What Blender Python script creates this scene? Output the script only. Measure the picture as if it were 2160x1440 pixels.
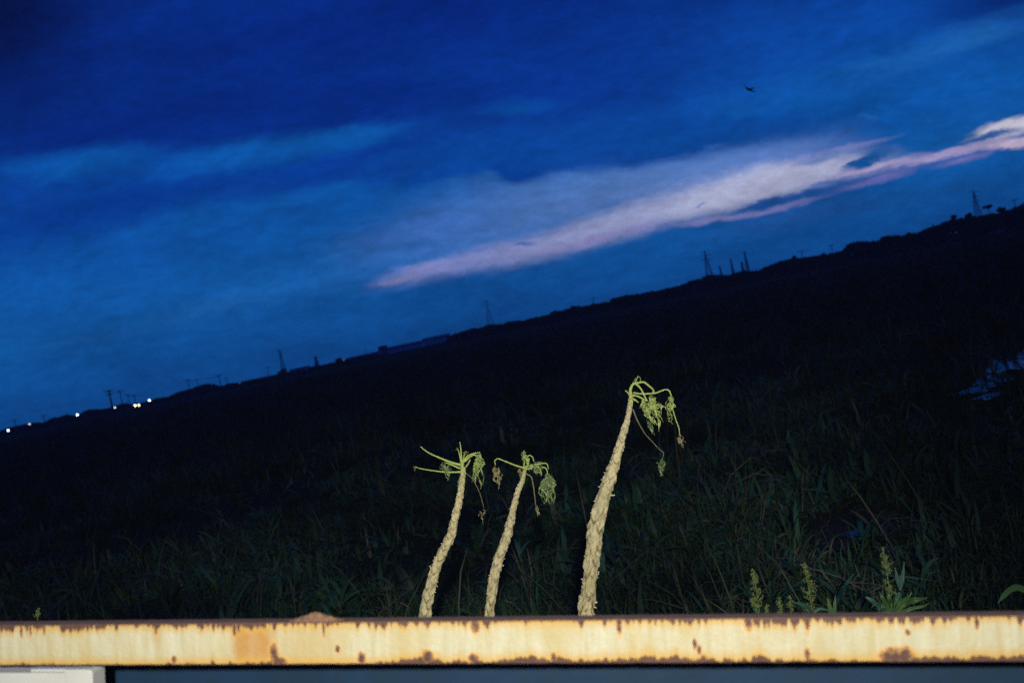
import bpy, math, random
import numpy as np
from mathutils import Vector, Matrix, noise as mnoise
random.seed(7); rng = np.random.default_rng(7)
S = bpy.context.scene
for o in list(bpy.data.objects): bpy.data.objects.remove(o)
COL = S.collection

# ------------------------------------------------------------------ camera
H = 2.8                      # eye height above the field
FPX = 2100.0                 # focal length in photograph pixels (35 mm lens)
ROLL = math.atan(.207); PITCH = math.radians(1.03)
Fw = Vector((0, math.cos(PITCH), -math.sin(PITCH)))
U0 = Vector((0, math.sin(PITCH), math.cos(PITCH))); R0 = Vector((1, 0, 0))
Rt = math.cos(ROLL)*R0 - math.sin(ROLL)*U0
Up = math.sin(ROLL)*R0 + math.cos(ROLL)*U0
CAM = Vector((0, 0, H))
cd = bpy.data.cameras.new('camera'); cam = bpy.data.objects.new('camera', cd); COL.objects.link(cam)
cd.lens = 35; cd.sensor_width = 36; cd.clip_start = .05; cd.clip_end = 12000
cam.matrix_world = Matrix(((Rt.x, Up.x, -Fw.x, CAM.x), (Rt.y, Up.y, -Fw.y, CAM.y), (Rt.z, Up.z, -Fw.z, CAM.z), (0, 0, 0, 1)))
cd.dof.use_dof = True; cd.dof.focus_distance = 5.3; cd.dof.aperture_fstop = 2.8
S.camera = cam

def P(x, y, d):
    """point seen at photo pixel (x,y), d metres along the view axis"""
    return CAM + (Fw + Rt*((x-1080)/FPX) + Up*((720-y)/FPX))*d
def G(x, y, z=0.0):
    """point of the ground seen at photo pixel"""
    v = Fw + Rt*((x-1080)/FPX) + Up*((720-y)/FPX)
    return CAM + v*((z-H)/v.z)
def skyc(c): return lin(c[0]*.9, min(255, c[1]*1.03+2), c[2]*.975) if c[0] < 60 else lin(*c)
def lin(r, g, b):
    f = lambda c: (c/255/12.92 if c <= 10 else ((c/255+.055)/1.055)**2.4)
    return (f(r), f(g), f(b), 1)

# ------------------------------------------------------------------ view
S.view_settings.view_transform = 'Standard'; S.view_settings.look = 'None'
S.view_settings.exposure = 0; S.view_settings.gamma = 1
S.cycles.use_denoising = False; S.cycles.max_bounces = 5; S.cycles.volume_bounces = 0
S.cycles.sample_clamp_indirect = .6; S.cycles.sample_clamp_direct = 8

# ------------------------------------------------------------------ dusk sky (world)
W = bpy.data.worlds.new('World'); S.world = W; W.use_nodes = True
nt = W.node_tree; N = nt.nodes; L = nt.links
N.clear()
out = N.new('ShaderNodeOutputWorld'); bg = N.new('ShaderNodeBackground'); L.new(bg.outputs[0], out.inputs[0])
bg.inputs[1].default_value = 1.0
tc = N.new('ShaderNodeTexCoord'); sep = N.new('ShaderNodeSeparateXYZ'); L.new(tc.outputs['Generated'], sep.inputs[0])
def M(op, a, b=None, c=None, clamp=False):
    n = N.new('ShaderNodeMath'); n.operation = op; n.use_clamp = clamp
    for i, v in enumerate((a, b, c)):
        if v is None: continue
        if isinstance(v, (int, float)): n.inputs[i].default_value = v
        else: L.new(v, n.inputs[i])
    return n.outputs[0]
yy = M('MAXIMUM', sep.outputs[1], .12)
u = M('DIVIDE', sep.outputs[0], yy); v = M('DIVIDE', sep.outputs[2], yy)
cmb = N.new('ShaderNodeCombineXYZ'); L.new(u, cmb.inputs[0]); L.new(v, cmb.inputs[1])
def warp(src, sx, sy, detail, rough, ax, ay, off):
    mp = N.new('ShaderNodeMapping'); mp.inputs['Scale'].default_value = (sx, sy, 1); mp.inputs['Location'].default_value = (off, off*.7, off)
    mp.inputs['Rotation'].default_value = (0, 0, math.radians(-3))
    L.new(src, mp.inputs[0])
    nz = N.new('ShaderNodeTexNoise'); nz.inputs['Scale'].default_value = 1; nz.inputs['Detail'].default_value = detail; nz.inputs['Roughness'].default_value = rough
    L.new(mp.outputs[0], nz.inputs['Vector'])
    s = N.new('ShaderNodeVectorMath'); s.operation = 'SUBTRACT'; s.inputs[1].default_value = (.5, .5, .5); L.new(nz.outputs['Color'], s.inputs[0])
    m = N.new('ShaderNodeVectorMath'); m.operation = 'MULTIPLY'; m.inputs[1].default_value = (ax, ay, 0); L.new(s.outputs[0], m.inputs[0])
    a = N.new('ShaderNodeVectorMath'); a.operation = 'ADD'; L.new(src, a.inputs[0]); L.new(m.outputs[0], a.inputs[1])
    return a.outputs[0], nz.outputs['Fac']
w1, _ = warp(cmb.outputs[0], 5, 14, 3, .5, .06, .016, 3.1)
w2, _ = warp(w1, 20, 62, 4, .6, .04, .013, 8.3)
w2, fine = warp(w2, 55, 120, 7, .7, .016, .0085, 4.9)
_, puff = warp(w1, 9, 26, 5, .6, 0, 0, 21.7)
# base gradient over elevation
gr = N.new('ShaderNodeValToRGB'); cr = gr.color_ramp
mr = N.new('ShaderNodeMapRange'); mr.inputs['From Min'].default_value = -.02; mr.inputs['From Max'].default_value = .48
sp2 = N.new('ShaderNodeSeparateXYZ'); L.new(w1, sp2.inputs[0]); L.new(sp2.outputs[1], mr.inputs[0]); L.new(mr.outputs[0], gr.inputs[0])
stops = [(0, (13, 67, 143)), (.05, (14, 74, 153)), (.11, (16, 82, 166)), (.2, (17, 86, 172)), (.33, (13, 80, 170)), (.45, (9, 66, 160)),
         (.56, (7, 55, 150)), (.7, (5, 42, 136)), (1, (4, 30, 112))]
cr.elements[0].position = 0; cr.elements[0].color = skyc(stops[0][1]); cr.elements[1].position = 1; cr.elements[1].color = skyc(stops[-1][1])
for p, c in stops[1:-1]: e = cr.elements.new(p); e.color = skyc(c)
cur = gr.outputs[0]
def uv(x, y):
    d = Fw + Rt*((x-1080)/FPX) + Up*((720-y)/FPX); return d.x/d.y, d.z/d.y
def blob(x, y, hl, hw, ang, col, op, soft=.0, w=None):
    global cur
    cx, cy = uv(x, y); k = 1/FPX
    mp = N.new('ShaderNodeMapping'); mp.vector_type = 'TEXTURE'
    mp.inputs['Location'].default_value = (cx, cy, 0); mp.inputs['Rotation'].default_value = (0, 0, math.radians(ang)-ROLL)
    mp.inputs['Scale'].default_value = (hl*k, hw*k, 1); L.new(w or w2, mp.inputs[0])
    ln = N.new('ShaderNodeVectorMath'); ln.operation = 'LENGTH'; L.new(mp.outputs[0], ln.inputs[0])
    r = N.new('ShaderNodeMapRange'); r.interpolation_type = 'SMOOTHSTEP'
    r.inputs['From Min'].default_value = 1.25; r.inputs['From Max'].default_value = soft; r.inputs['To Max'].default_value = op
    L.new(ln.outputs['Value'], r.inputs[0])
    mx = N.new('ShaderNodeMix'); mx.data_type = 'RGBA'; L.new(r.outputs[0], mx.inputs['Factor']); L.new(cur, mx.inputs['A'])
    mx.inputs['B'].default_value = skyc(col); cur = mx.outputs['Result']
for b in [
    (620, 120, 900, 230, 10, (4, 38, 132), .95), (1150, 180, 480, 160, 9, (5, 46, 146), .85), (900, 20, 700, 110, 9, (3, 33, 124), .8),
    (0, 60, 330, 300, 60, (4, 25, 100), .95), (-40, -20, 200, 260, 60, (3, 14, 70), .9),
    (1800, 60, 500, 120, 12, (8, 66, 162), .5), (2170, -10, 260, 70, 12, (5, 36, 120), .9),
    (560, 440, 620, 75, 12, (11, 76, 166), .8), (100, 440, 330, 90, 9, (6, 58, 152), .85), (330, 408, 430, 45, 14, (5, 54, 150), .9, .3), (740, 345, 280, 38, 12, (5, 54, 150), 1, .45),
    (560, 318, 330, 36, 9, (11, 86, 182), .9, .15), (740, 286, 130, 26, 8, (11, 86, 180), .8, .15), (190, 340, 200, 34, 10, (10, 84, 178), .8, .2), (30, 350, 120, 26, 12, (9, 76, 170), .6), (560, 235, 460, 60, 6, (4, 36, 130), .75, .6), (190, 265, 260, 40, 8, (4, 36, 128), .7, .5),
    (400, 470, 200, 14, 14, (13, 84, 174), .5), (640, 420, 220, 18, 16, (14, 86, 176), .5),
    (1110, 222, 90, 26, 5, (9, 76, 170), .7), (1600, 290, 620, 70, 11, (9, 76, 168), .8),
    (1970, 108, 250, 34, 22, (32, 96, 184), .75), (2080, 80, 140, 22, 16, (34, 98, 184), .6), (1840, 138, 120, 22, 12, (34, 98, 184), .5), (1720, 190, 380, 70, 18, (11, 82, 176), .6),
    (480, 640, 280, 24, 14, (34, 94, 176), .75), (170, 716, 130, 12, 10, (36, 92, 168), .6), (760, 560, 420, 60, 14, (24, 94, 182), .6), (330, 700, 420, 60, 10, (15, 80, 162), .5),
    (1130, 445, 440, 108, 14, (76, 122, 194), .95), (1450, 380, 390, 84, 11, (92, 130, 196), .92), (900, 490, 210, 48, 15, (60, 106, 186), .7), (1650, 320, 180, 26, 10, (96, 128, 196), .75),
    (930, 340, 200, 44, 10, (7, 62, 156), .95, .75), (1105, 335, 70, 52, 0, (6, 58, 152), 1, .75), (1290, 305, 260, 52, 7, (8, 64, 158), .95, .75), (1540, 280, 220, 32, 9, (9, 70, 162), .9, .6),
    (1495, 308, 32, 9, 6, (60, 108, 188), .55), (1830, 253, 28, 7, 5, (46, 100, 182), .5),
    (1090, 528, 290, 34, 14.5, (134, 144, 202), 1, .1), (890, 572, 140, 20, 12, (128, 138, 198), .95, .1), (820, 594, 60, 8, 8, (136, 138, 196), .8),
    (1400, 440, 340, 42, 17, (158, 166, 210), 1, .25), (1560, 400, 210, 40, 15, (178, 184, 215), 1, .25), (1690, 366, 190, 36, 13, (176, 180, 212), 1, .25), (1830, 354, 110, 12, 14, (168, 160, 204), 1, .3),
    (1985, 325, 180, 11, 14, (166, 156, 202), .95, .2), (2150, 299, 100, 12, 9, (200, 182, 210), .95, .4), (2128, 270, 105, 19, 15, (210, 206, 224), 1, .4),
    (1800, 306, 100, 7, 11, (128, 136, 200), .8), (1690, 330, 140, 8, 13, (120, 132, 196), .5), (1850, 376, 120, 12, 15, (116, 116, 186), .8), (2030, 334, 70, 9, 14, (132, 124, 190), .7),
    (1640, 438, 130, 9, 13, (142, 136, 194), .7), (1500, 464, 130, 9, 12, (156, 148, 200), .65), (1250, 506, 180, 8, 13, (150, 134, 196), .6), (1650, 462, 240, 28, 12, (44, 84, 166), .5), (1900, 420, 240, 26, 12, (30, 84, 164), .4),
    (1590, 431, 62, 13, 14, (30, 76, 158), 1, .4), (1680, 413, 90, 9, 10, (36, 82, 164), .95, .3), (1800, 343, 44, 11, 30, (18, 78, 158), 1, .4), (1840, 322, 44, 16, 10, (16, 82, 164), .9, .2),
    (1108, 511, 26, 7, 6, (58, 92, 168), .9), (1470, 432, 20, 4, 20, (96, 112, 180), .8), (840, 522, 110, 9, 8, (42, 92, 172), .75),
    (1985, 296, 70, 10, 12, (18, 82, 162), .95, .2), (2080, 289, 75, 7, 13, (24, 82, 164), .95, .4), (1720, 331, 60, 9, 16, (92, 122, 190), .7), (1380, 395, 200, 8, 12, (100, 130, 194), .5),
    (1740, 385, 60, 6, 12, (60, 90, 170), .6), (1830, 362, 60, 5, 14, (50, 88, 168), .6)]:
    blob(*b)
# streaky texture of the cloud deck
br = N.new('ShaderNodeMapRange'); L.new(fine, br.inputs[0]); br.inputs['From Min'].default_value = .3; br.inputs['From Max'].default_value = .7
br.inputs['To Min'].default_value = .84; br.inputs['To Max'].default_value = 1.14
br2 = N.new('ShaderNodeMapRange'); L.new(puff, br2.inputs[0]); br2.inputs['From Min'].default_value = .32; br2.inputs['From Max'].default_value = .68; br2.inputs['To Min'].default_value = .80; br2.inputs['To Max'].default_value = 1.16
ml = N.new('ShaderNodeVectorMath'); ml.operation = 'SCALE'; L.new(cur, ml.inputs[0]); L.new(M('MULTIPLY', br.outputs[0], br2.outputs[0]), ml.inputs['Scale'])
L.new(ml.outputs[0], bg.inputs[0])
W.cycles.sampling_method = 'MANUAL'; W.cycles.sample_map_resolution = 256

# ------------------------------------------------------------------ the photographer's flash
fl = bpy.data.lights.new('camera_flash', 'SPOT'); fl.energy = 2350; fl.color = (1, .97, .86)
fl.spot_size = math.radians(72); fl.spot_blend = 1.0; fl.shadow_soft_size = .09
flo = bpy.data.objects.new('camera_flash', fl); COL.objects.link(flo)
flo.location = (.24, -2.0, H+.92)
tgt = P(960, 800, 5.4)
flo.rotation_euler = (tgt - flo.location).to_track_quat('-Z', 'Y').to_euler()

# ------------------------------------------------------------------ helpers
def tag(o, label=None, cat=None, group=None, kind=None):
    if label: o['label'] = label
    if cat: o['category'] = cat
    if group: o['group'] = group
    if kind: o['kind'] = kind
    return o
def mesh_obj(name, verts, faces, mat, parent=None, smooth=False, attr=None):
    me = bpy.data.meshes.new(name)
    me.from_pydata([tuple(map(float, q)) for q in verts] if not isinstance(verts, np.ndarray) else verts.tolist(), [], faces if isinstance(faces, list) else faces.tolist())
    if smooth: me.polygons.foreach_set('use_smooth', [True]*len(me.polygons))
    if attr:
        for an, vals in attr.items():
            a = me.attributes.new(an, 'FLOAT', 'POINT'); a.data.foreach_set('value', np.asarray(vals, dtype=np.float32))
    me.materials.append(mat); me.update()
    o = bpy.data.objects.new(name, me); COL.objects.link(o)
    if parent is not None:
        o.parent = parent; o.matrix_parent_inverse = Matrix.Translation(-parent.location)
    return o
def empty(name, loc, **k):
    o = bpy.data.objects.new(name, None); COL.objects.link(o); o.location = loc; o.empty_display_size = .2
    return tag(o, **k)
class MB:
    def __init__(s): s.v = []; s.f = []
    def add(s, v, f):
        b = len(s.v); s.v += [tuple(q) for q in v]; s.f += [tuple(i+b for i in q) for q in f]
    def box(s, c, sx, sy, sz, rot=None):
        pts = []
        for dz in (-1, 1):
            for dx, dy in ((-1, -1), (1, -1), (1, 1), (-1, 1)):
                q = Vector((dx*sx/2, dy*sy/2, dz*sz/2))
                if rot: q = rot @ q
                pts.append(Vector(c)+q)
        s.add(pts, [(0, 3, 2, 1), (4, 5, 6, 7), (0, 1, 5, 4), (1, 2, 6, 5), (2, 3, 7, 6), (3, 0, 4, 7)])
    def bar(s, a, b, w, w2=None, n=4):
        s.tube([a, b], [w, w2 if w2 is not None else w], n)
    def tube(s, pts, rad, n=6, cap=True):
        pts = [Vector(p) for p in pts]; m = len(pts); vs = []; ref = Vector((.13, 1, .31)).normalized()
        for i, p in enumerate(pts):
            t = (pts[min(i+1, m-1)] - pts[max(i-1, 0)]).normalized()
            a = t.cross(ref)
            if a.length < 1e-3: a = t.cross(Vector((1, 0, 0)))
            a.normalize(); b = t.cross(a)
            for k in range(n):
                th = 2*math.pi*k/n; vs.append(p + (a*math.cos(th)+b*math.sin(th))*rad[i])
        fs = [(i*n+k, i*n+(k+1) % n, (i+1)*n+(k+1) % n, (i+1)*n+k) for i in range(m-1) for k in range(n)]
        if cap: fs += [tuple(range(n))[::-1], tuple((m-1)*n+k for k in range(n))]
        s.add(vs, fs)
    def build(s, name, mat, parent=None, smooth=False): return mesh_obj(name, s.v, s.f, mat, parent, smooth)
def cr_spline(pts, n):
    """Catmull-Rom through rows of pts (numpy m x k) -> n rows"""
    pts = np.asarray(pts, float); m = len(pts)
    e = np.vstack([2*pts[0]-pts[1], pts, 2*pts[-1]-pts[-2]])
    seg = np.linalg.norm(np.diff(pts[:, :3], axis=0), axis=1); cs = np.r_[0, np.cumsum(seg)]
    outp = []
    for q in np.linspace(0, cs[-1], n):
        i = min(max(np.searchsorted(cs, q, side='right')-1, 0), m-2); t = (q-cs[i])/max(seg[i], 1e-9)
        p0, p1, p2, p3 = e[i], e[i+1], e[i+2], e[i+3]
        outp.append(.5*((2*p1)+(-p0+p2)*t+(2*p0-5*p1+4*p2-p3)*t*t+(-p0+3*p1-3*p2+p3)*t**3))
    return np.array(outp)

def material(name, base, rough=.8, noise=None, bump=None, spec=.3, attr=None, emis=None, trans=0):
    """base: colour; noise=(scale, colour2, lo, hi); bump=(scale,strength,dist); attr=(name, colour2)"""
    m = bpy.data.materials.new(name); m.use_nodes = True; t = m.node_tree; b = t.nodes['Principled BSDF']
    b.inputs['Roughness'].default_value = rough; b.inputs['Specular IOR Level'].default_value = spec
    b.inputs['Base Color'].default_value = base; cu = None
    co = t.nodes.new('ShaderNodeTexCoord').outputs['Object']
    def mix(fac, c2):
        nonlocal cu
        x = t.nodes.new('ShaderNodeMix'); x.data_type = 'RGBA'; t.links.new(fac, x.inputs['Factor'])
        if cu: t.links.new(cu, x.inputs['A'])
        else: x.inputs['A'].default_value = base
        x.inputs['B'].default_value = c2; cu = x.outputs['Result']
    def nz(scale, lo, hi, detail=5):
        n = t.nodes.new('ShaderNodeTexNoise'); n.inputs['Scale'].default_value = scale; n.inputs['Detail'].default_value = detail
        t.links.new(co, n.inputs['Vector'])
        r = t.nodes.new('ShaderNodeMapRange'); r.inputs['From Min'].default_value = lo; r.inputs['From Max'].default_value = hi
        t.links.new(n.outputs['Fac'], r.inputs[0]); return r.outputs[0]
    if attr:
        for an, c2 in attr:
            a = t.nodes.new('ShaderNodeAttribute'); a.attribute_name = an; mix(a.outputs['Fac'], c2)
    if noise:
        for sc, c2, lo, hi in noise: mix(nz(sc, lo, hi), c2)
    if cu: t.links.new(cu, b.inputs['Base Color'])
    if bump:
        bp = t.nodes.new('ShaderNodeBump'); bp.inputs['Strength'].default_value = bump[1]; bp.inputs['Distance'].default_value = bump[2]
        t.links.new(nz(bump[0], 0, 1, 8), bp.inputs['Height']); t.links.new(bp.outputs[0], b.inputs['Normal'])
    if emis:
        b.inputs['Emission Color'].default_value = emis[0]; b.inputs['Emission Strength'].default_value = emis[1]
    return m

m_ground = material('field_soil', (.024, .036, .018, 1), .95, spec=.03, noise=[(.9, (.012, .022, .010, 1), .4, .62), (7, (.034, .032, .02, 1), .5, .75)], bump=(5, .8, .08))
m_grass = material('field_leaves', (.022, .060, .024, 1), .6, noise=[(.32, (.007, .018, .010, 1), .44, .58)], attr=[('straw', (.12, .11, .07, 1)), ('blue', (.017, .085, .062, 1))], spec=.15)
m_bark = material('papaya_bark', (.57, .50, .27, 1), .8, noise=[(22, (.36, .31, .15, 1), .45, .7), (110, (.64, .57, .36, 1), .5, .8)], bump=(160, .35, .004), attr=[('green', (.26, .36, .07, 1)), ('crevice_shade', (.085, .06, .025, 1))], spec=.2)
m_petiole = material('petiole_green', (.33, .42, .09, 1), .5, noise=[(60, (.42, .47, .16, 1), .45, .7)])
m_petdry = material('petiole_dry', (.20, .17, .07, 1), .7)
m_leaf = material('wilted_green', (.30, .40, .10, 1), .6, noise=[(40, (.48, .53, .20, 1), .45, .65), (75, (.05, .085, .03, 1), .5, .66)], bump=(90, .6, .006))
m_leafdk = material('wilted_dark_green', (.20, .29, .10, 1), .6, noise=[(45, (.40, .46, .22, 1), .5, .65), (75, (.03, .055, .025, 1), .45, .7)], bump=(90, .6, .006))
m_leafdry = material('wilted_brown', (.30, .26, .12, 1), .75, noise=[(50, (.16, .12, .055, 1), .45, .65)], bump=(90, .6, .006))
m_seed = material('sorghum_grain', (.13, .17, .05, 1), .7, noise=[(90, (.055, .075, .025, 1), .4, .6)])
m_blade = material('sorghum_leaf', (.028, .075, .022, 1), .5, noise=[(14, (.055, .10, .03, 1), .45, .7)])
m_bladeb = material('bluish_leaf', (.025, .075, .058, 1), .5, noise=[(14, (.05, .10, .07, 1), .45, .7)])
m_tree = material('far_foliage', (.035, .055, .03, 1), .9, noise=[(1.2, (.06, .075, .045, 1), .4, .6)])
m_wood = material('far_bark', (.06, .05, .04, 1), .9)
m_steel = material('galvanised_steel', (.32, .33, .35, 1), .6)
m_pole = material('pole_concrete', (.10, .10, .10, 1), .8)
m_wall1 = material('pale_wall', (.78, .78, .80, 1), .8, noise=[(.6, (.66, .66, .70, 1), .4, .6)])
m_wall2 = material('grey_wall', (.15, .15, .17, 1), .8, noise=[(.6, (.11, .11, .13, 1), .4, .6)])
m_roof = material('roof_sheet', (.2, .2, .22, 1), .6)
m_glass = material('dark_window', (.02, .025, .03, 1), .2, spec=.6)

# ------------------------------------------------------------------ ground
rings = np.r_[0, .6*1.09**np.arange(0, 104)]
rings = np.r_[rings[rings < 1250], 1290]; na = 180
vs = [(0, 0, 0)]; fs = []
for i, r in enumerate(rings[1:]):
    for k in range(na):
        a = 2*math.pi*k/na; x, y = r*math.cos(a), r*math.sin(a)
        z = (mnoise.noise(Vector((x*.35, y*.35, 0)))*.07 + mnoise.noise(Vector((x*1.7, y*1.7, 3)))*.03) * min(1, max(0, (r-3)/3)) if r < 150 else 0
        vs.append((x, y, z-.01))
for k in range(na): fs.append((0, 1+k, 1+(k+1) % na))
for i in range(len(rings)-2):
    b = 1+i*na
    for k in range(na): fs.append((b+k, b+na+k, b+na+(k+1) % na, b+(k+1) % na))
tag(mesh_obj('ground', vs, fs, m_ground, smooth=True), kind='structure')

# puddles
pud_m = material('puddle_water', (.01, .013, .015, 1), .16, spec=.35, bump=(9, .3, .03))
mud_m = material('wet_mud', (.018, .02, .014, 1), .7, spec=.06, noise=[(4, (.03, .028, .02, 1), .45, .6)], bump=(14, .9, .05))
puds = []
def puddle(name, pts, m, z, kind='structure'):
    c = [G(x, y) for x, y in pts]; cc = sum(c, Vector())/len(c)
    e = []
    nn = 90
    ang = sorted((math.atan2(q.y-cc.y, q.x-cc.x), (q-cc).length) for q in c)
    A = np.array([a for a, _ in ang]); Rr = np.array([r for _, r in ang])
    for k in range(nn):
        a = -math.pi+2*math.pi*k/nn
        r = np.interp(a, A, Rr, period=2*math.pi)*(1+.55*mnoise.fractal(Vector((math.cos(a)*2.6, math.sin(a)*2.6, cc.x*3)), 1, 2, 4))
        e.append((cc.x+r*math.cos(a), cc.y+r*math.sin(a), z))
    o = mesh_obj(name, [(cc.x, cc.y, z)]+e, [(0, 1+k, 1+(k+1) % nn) for k in range(nn)], m)
    tag(o, kind=kind); puds.append((cc.x, cc.y, max(Rr)*.9, min(Rr)*.8)); return o
for pts_ in ([(2095, 782), (2125, 768), (2165, 764), (2135, 792)], [(2150, 752), (2175, 742), (2200, 756), (2170, 768)], [(2040, 832), (2062, 822), (2078, 830), (2058, 842)], [(2068, 812), (2098, 800), (2122, 806), (2092, 820)], [(2075, 846), (2088, 838), (2100, 846), (2085, 852)]):
    puddle('puddle', pts_, pud_m, .085)
for pts_ in ([(1790, 1145), (1808, 1139), (1830, 1147), (1808, 1153)], [(1790, 1096), (1806, 1091), (1822, 1096), (1806, 1102)], [(1700, 1060), (1712, 1054), (1722, 1060), (1712, 1066)], [(1868, 1180), (1884, 1175), (1898, 1181), (1884, 1186)]):
    puddle('puddle', pts_, pud_m, .105)
puddle('mud_patch', [(1720, 1120), (1770, 1075), (1860, 1070), (1900, 1120), (1860, 1160), (1760, 1165)], mud_m, .095)

# ------------------------------------------------------------------ field vegetation (nobody could count it)
def blades(cx, cy, base_r, L0, wd, upr, n_seg=5, straw=.15, blue=.2, per=12):
    """numpy strips; cx,cy arrays of clump centres, per blades each"""
    n = len(cx)*per
    X = np.repeat(cx, per)+rng.normal(0, 1, n)*np.repeat(base_r, per); Y = np.repeat(cy, per)+rng.normal(0, 1, n)*np.repeat(base_r, per)
    sc = np.repeat(rng.uniform(.5, 1.25, len(cx)), per)
    Ln = np.repeat(L0, per)*sc*rng.uniform(.5, 1.2, n); Wd = np.repeat(wd, per)*rng.uniform(.5, 1.3, n)
    ph = rng.uniform(0, 2*math.pi, n); el = np.radians(rng.uniform(upr[0], upr[1], n)); cv = rng.uniform(.2, 1.5, n)
    z0 = rng.uniform(0, .35, n)*Ln
    t = np.linspace(0, 1, n_seg)[None, :]
    ang = el[:, None]-cv[:, None]*t**1.4*1.5
    ds = Ln[:, None]/(n_seg-1)
    hx = np.cumsum(np.cos(ang)*ds, 1)-np.cos(ang)*ds; hz = np.cumsum(np.sin(ang)*ds, 1)-np.sin(ang)*ds
    hz = np.maximum(hz+z0[:, None], .02*t+.0)
    px = X[:, None]+hx*np.cos(ph)[:, None]; py = Y[:, None]+hx*np.sin(ph)[:, None]
    w = Wd[:, None]*np.sin(np.pi*(.12+.88*t))**.7*.5; w[:, -1] = .0005
    tw = rng.uniform(-.9, .9, n)[:, None]*t*1.5
    sx = -np.sin(ph)[:, None]*np.cos(tw); sy = np.cos(ph)[:, None]*np.cos(tw); sz = np.sin(tw)
    A = np.stack([px+sx*w, py+sy*w, hz+sz*w], -1); B = np.stack([px-sx*w, py-sy*w, hz-sz*w], -1)
    V = np.stack([A, B], 2).reshape(-1, 3)
    b = (np.arange(n)*n_seg*2)[:, None]+(np.arange(n_seg-1)*2)[None, :]; b = b.reshape(-1)
    Fc = np.stack([b, b+1, b+3, b+2], 1)
    stw = (rng.random(n) < straw)*rng.uniform(.3, 1, n); bl = (rng.random(n) < blue)*rng.uniform(.2, 1, n)
    return V, Fc, np.repeat(stw, n_seg*2), np.repeat(bl, n_seg*2)
def field_patch(n, d0, d1, per, L0, w0, base_r, upr=(25, 88), straw=.15, blue=.2, seg=5, thin=.0):
    d = np.exp(rng.uniform(math.log(d0), math.log(d1), n)); a = np.radians(rng.uniform(-36, 36, n))
    x = d*np.sin(a); y = d*np.cos(a)
    keep = np.ones(n, bool)
    for qi, (qx, qy, ra, rb) in enumerate(puds):
        ra *= .55 if qi < 9 else .85
        keep &= ((x-qx)**2+(y-qy)**2) > ra**2*rng.uniform(.3, 1.0, n)
        s = np.hypot(qx, qy)                     # keep the strip in front of a puddle low as well
        keep &= ~((np.abs(x/y-qx/qy)*s < ra*.8) & (y < qy) & (y > qy-1.3) & (rng.random(n) < .75))
    dens = np.array([mnoise.noise(Vector((xx*.22, yy_*.22, 9))) for xx, yy_ in zip(x, y)])
    keep &= rng.random(n) < np.clip(.75+1.5*dens, .12, 1)
    x, y, d = x[keep], y[keep], d[keep]
    k = np.ones(len(x))
    return blades(x, y, base_r*k, L0*(k+0*d), w0*(1+d/40), upr, seg, straw, blue, per)
def merge(parts):
    V = []; Fs = []; a1 = []; a2 = []; b = 0
    for (v_, f_, s_, l_) in parts: V.append(v_); Fs.append(f_+b); a1.append(s_); a2.append(l_); b += len(v_)
    return np.vstack(V), np.vstack(Fs), np.concatenate(a1), np.concatenate(a2)
def fast_mesh(name, V, Fc, mat, attrs):
    me = bpy.data.meshes.new(name); me.vertices.add(len(V)); me.vertices.foreach_set('co', V.astype(np.float32).ravel())
    k = Fc.shape[1]; me.loops.add(Fc.size); me.loops.foreach_set('vertex_index', Fc.astype(np.int32).ravel())
    me.polygons.add(len(Fc)); me.polygons.foreach_set('loop_start', np.arange(0, Fc.size, k, dtype=np.int32))
    me.polygons.foreach_set('loop_total', np.full(len(Fc), k, np.int32)); me.update(calc_edges=True); me.validate()
    me.polygons.foreach_set('use_smooth', [True]*len(me.polygons))
    for an, vals in attrs.items():
        a = me.attributes.new(an, 'FLOAT', 'POINT'); a.data.foreach_set('value', vals.astype(np.float32))
    me.materials.append(mat); o = bpy.data.objects.new(name, me); COL.objects.link(o); return o
parts = [field_patch(4500, 11, 95, 7, .42, .045, .12, upr=(10, 85), straw=.3, blue=.75, seg=4),
         field_patch(14000, 6.2, 34, 11, .25, .015, .07, upr=(5, 85), straw=.16, blue=.25),        # leafy weeds
         field_patch(1500, 6.5, 50, 8, .46, .034, .04, upr=(15, 85), straw=.08, blue=.5, seg=7),
         field_patch(5000, 6.5, 40, 6, .15, .045, .06, upr=(0, 70), straw=.05, blue=.5, seg=5),   # broad maize-like leaves
         field_patch(9000, 6.2, 20, 9, .28, .009, .09, straw=.3, blue=.1, seg=4),      # fine grass
         field_patch(1500, 6.5, 40, 3, .95, .010, .10, upr=(10, 70), straw=.9, blue=0, seg=4),   # dry fallen stalks
         field_patch(9000, 28, 210, 9, .62, .030, .25, upr=(30, 88), straw=.14, blue=.3, seg=4)]
V, Fc, a1, a2 = merge(parts)
tag(fast_mesh('field_weeds', V, Fc, m_grass, {'straw': a1, 'blue': a2}), label='dark tangle of weeds and maize leaves covering the field', cat='weeds', kind='stuff')

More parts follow.
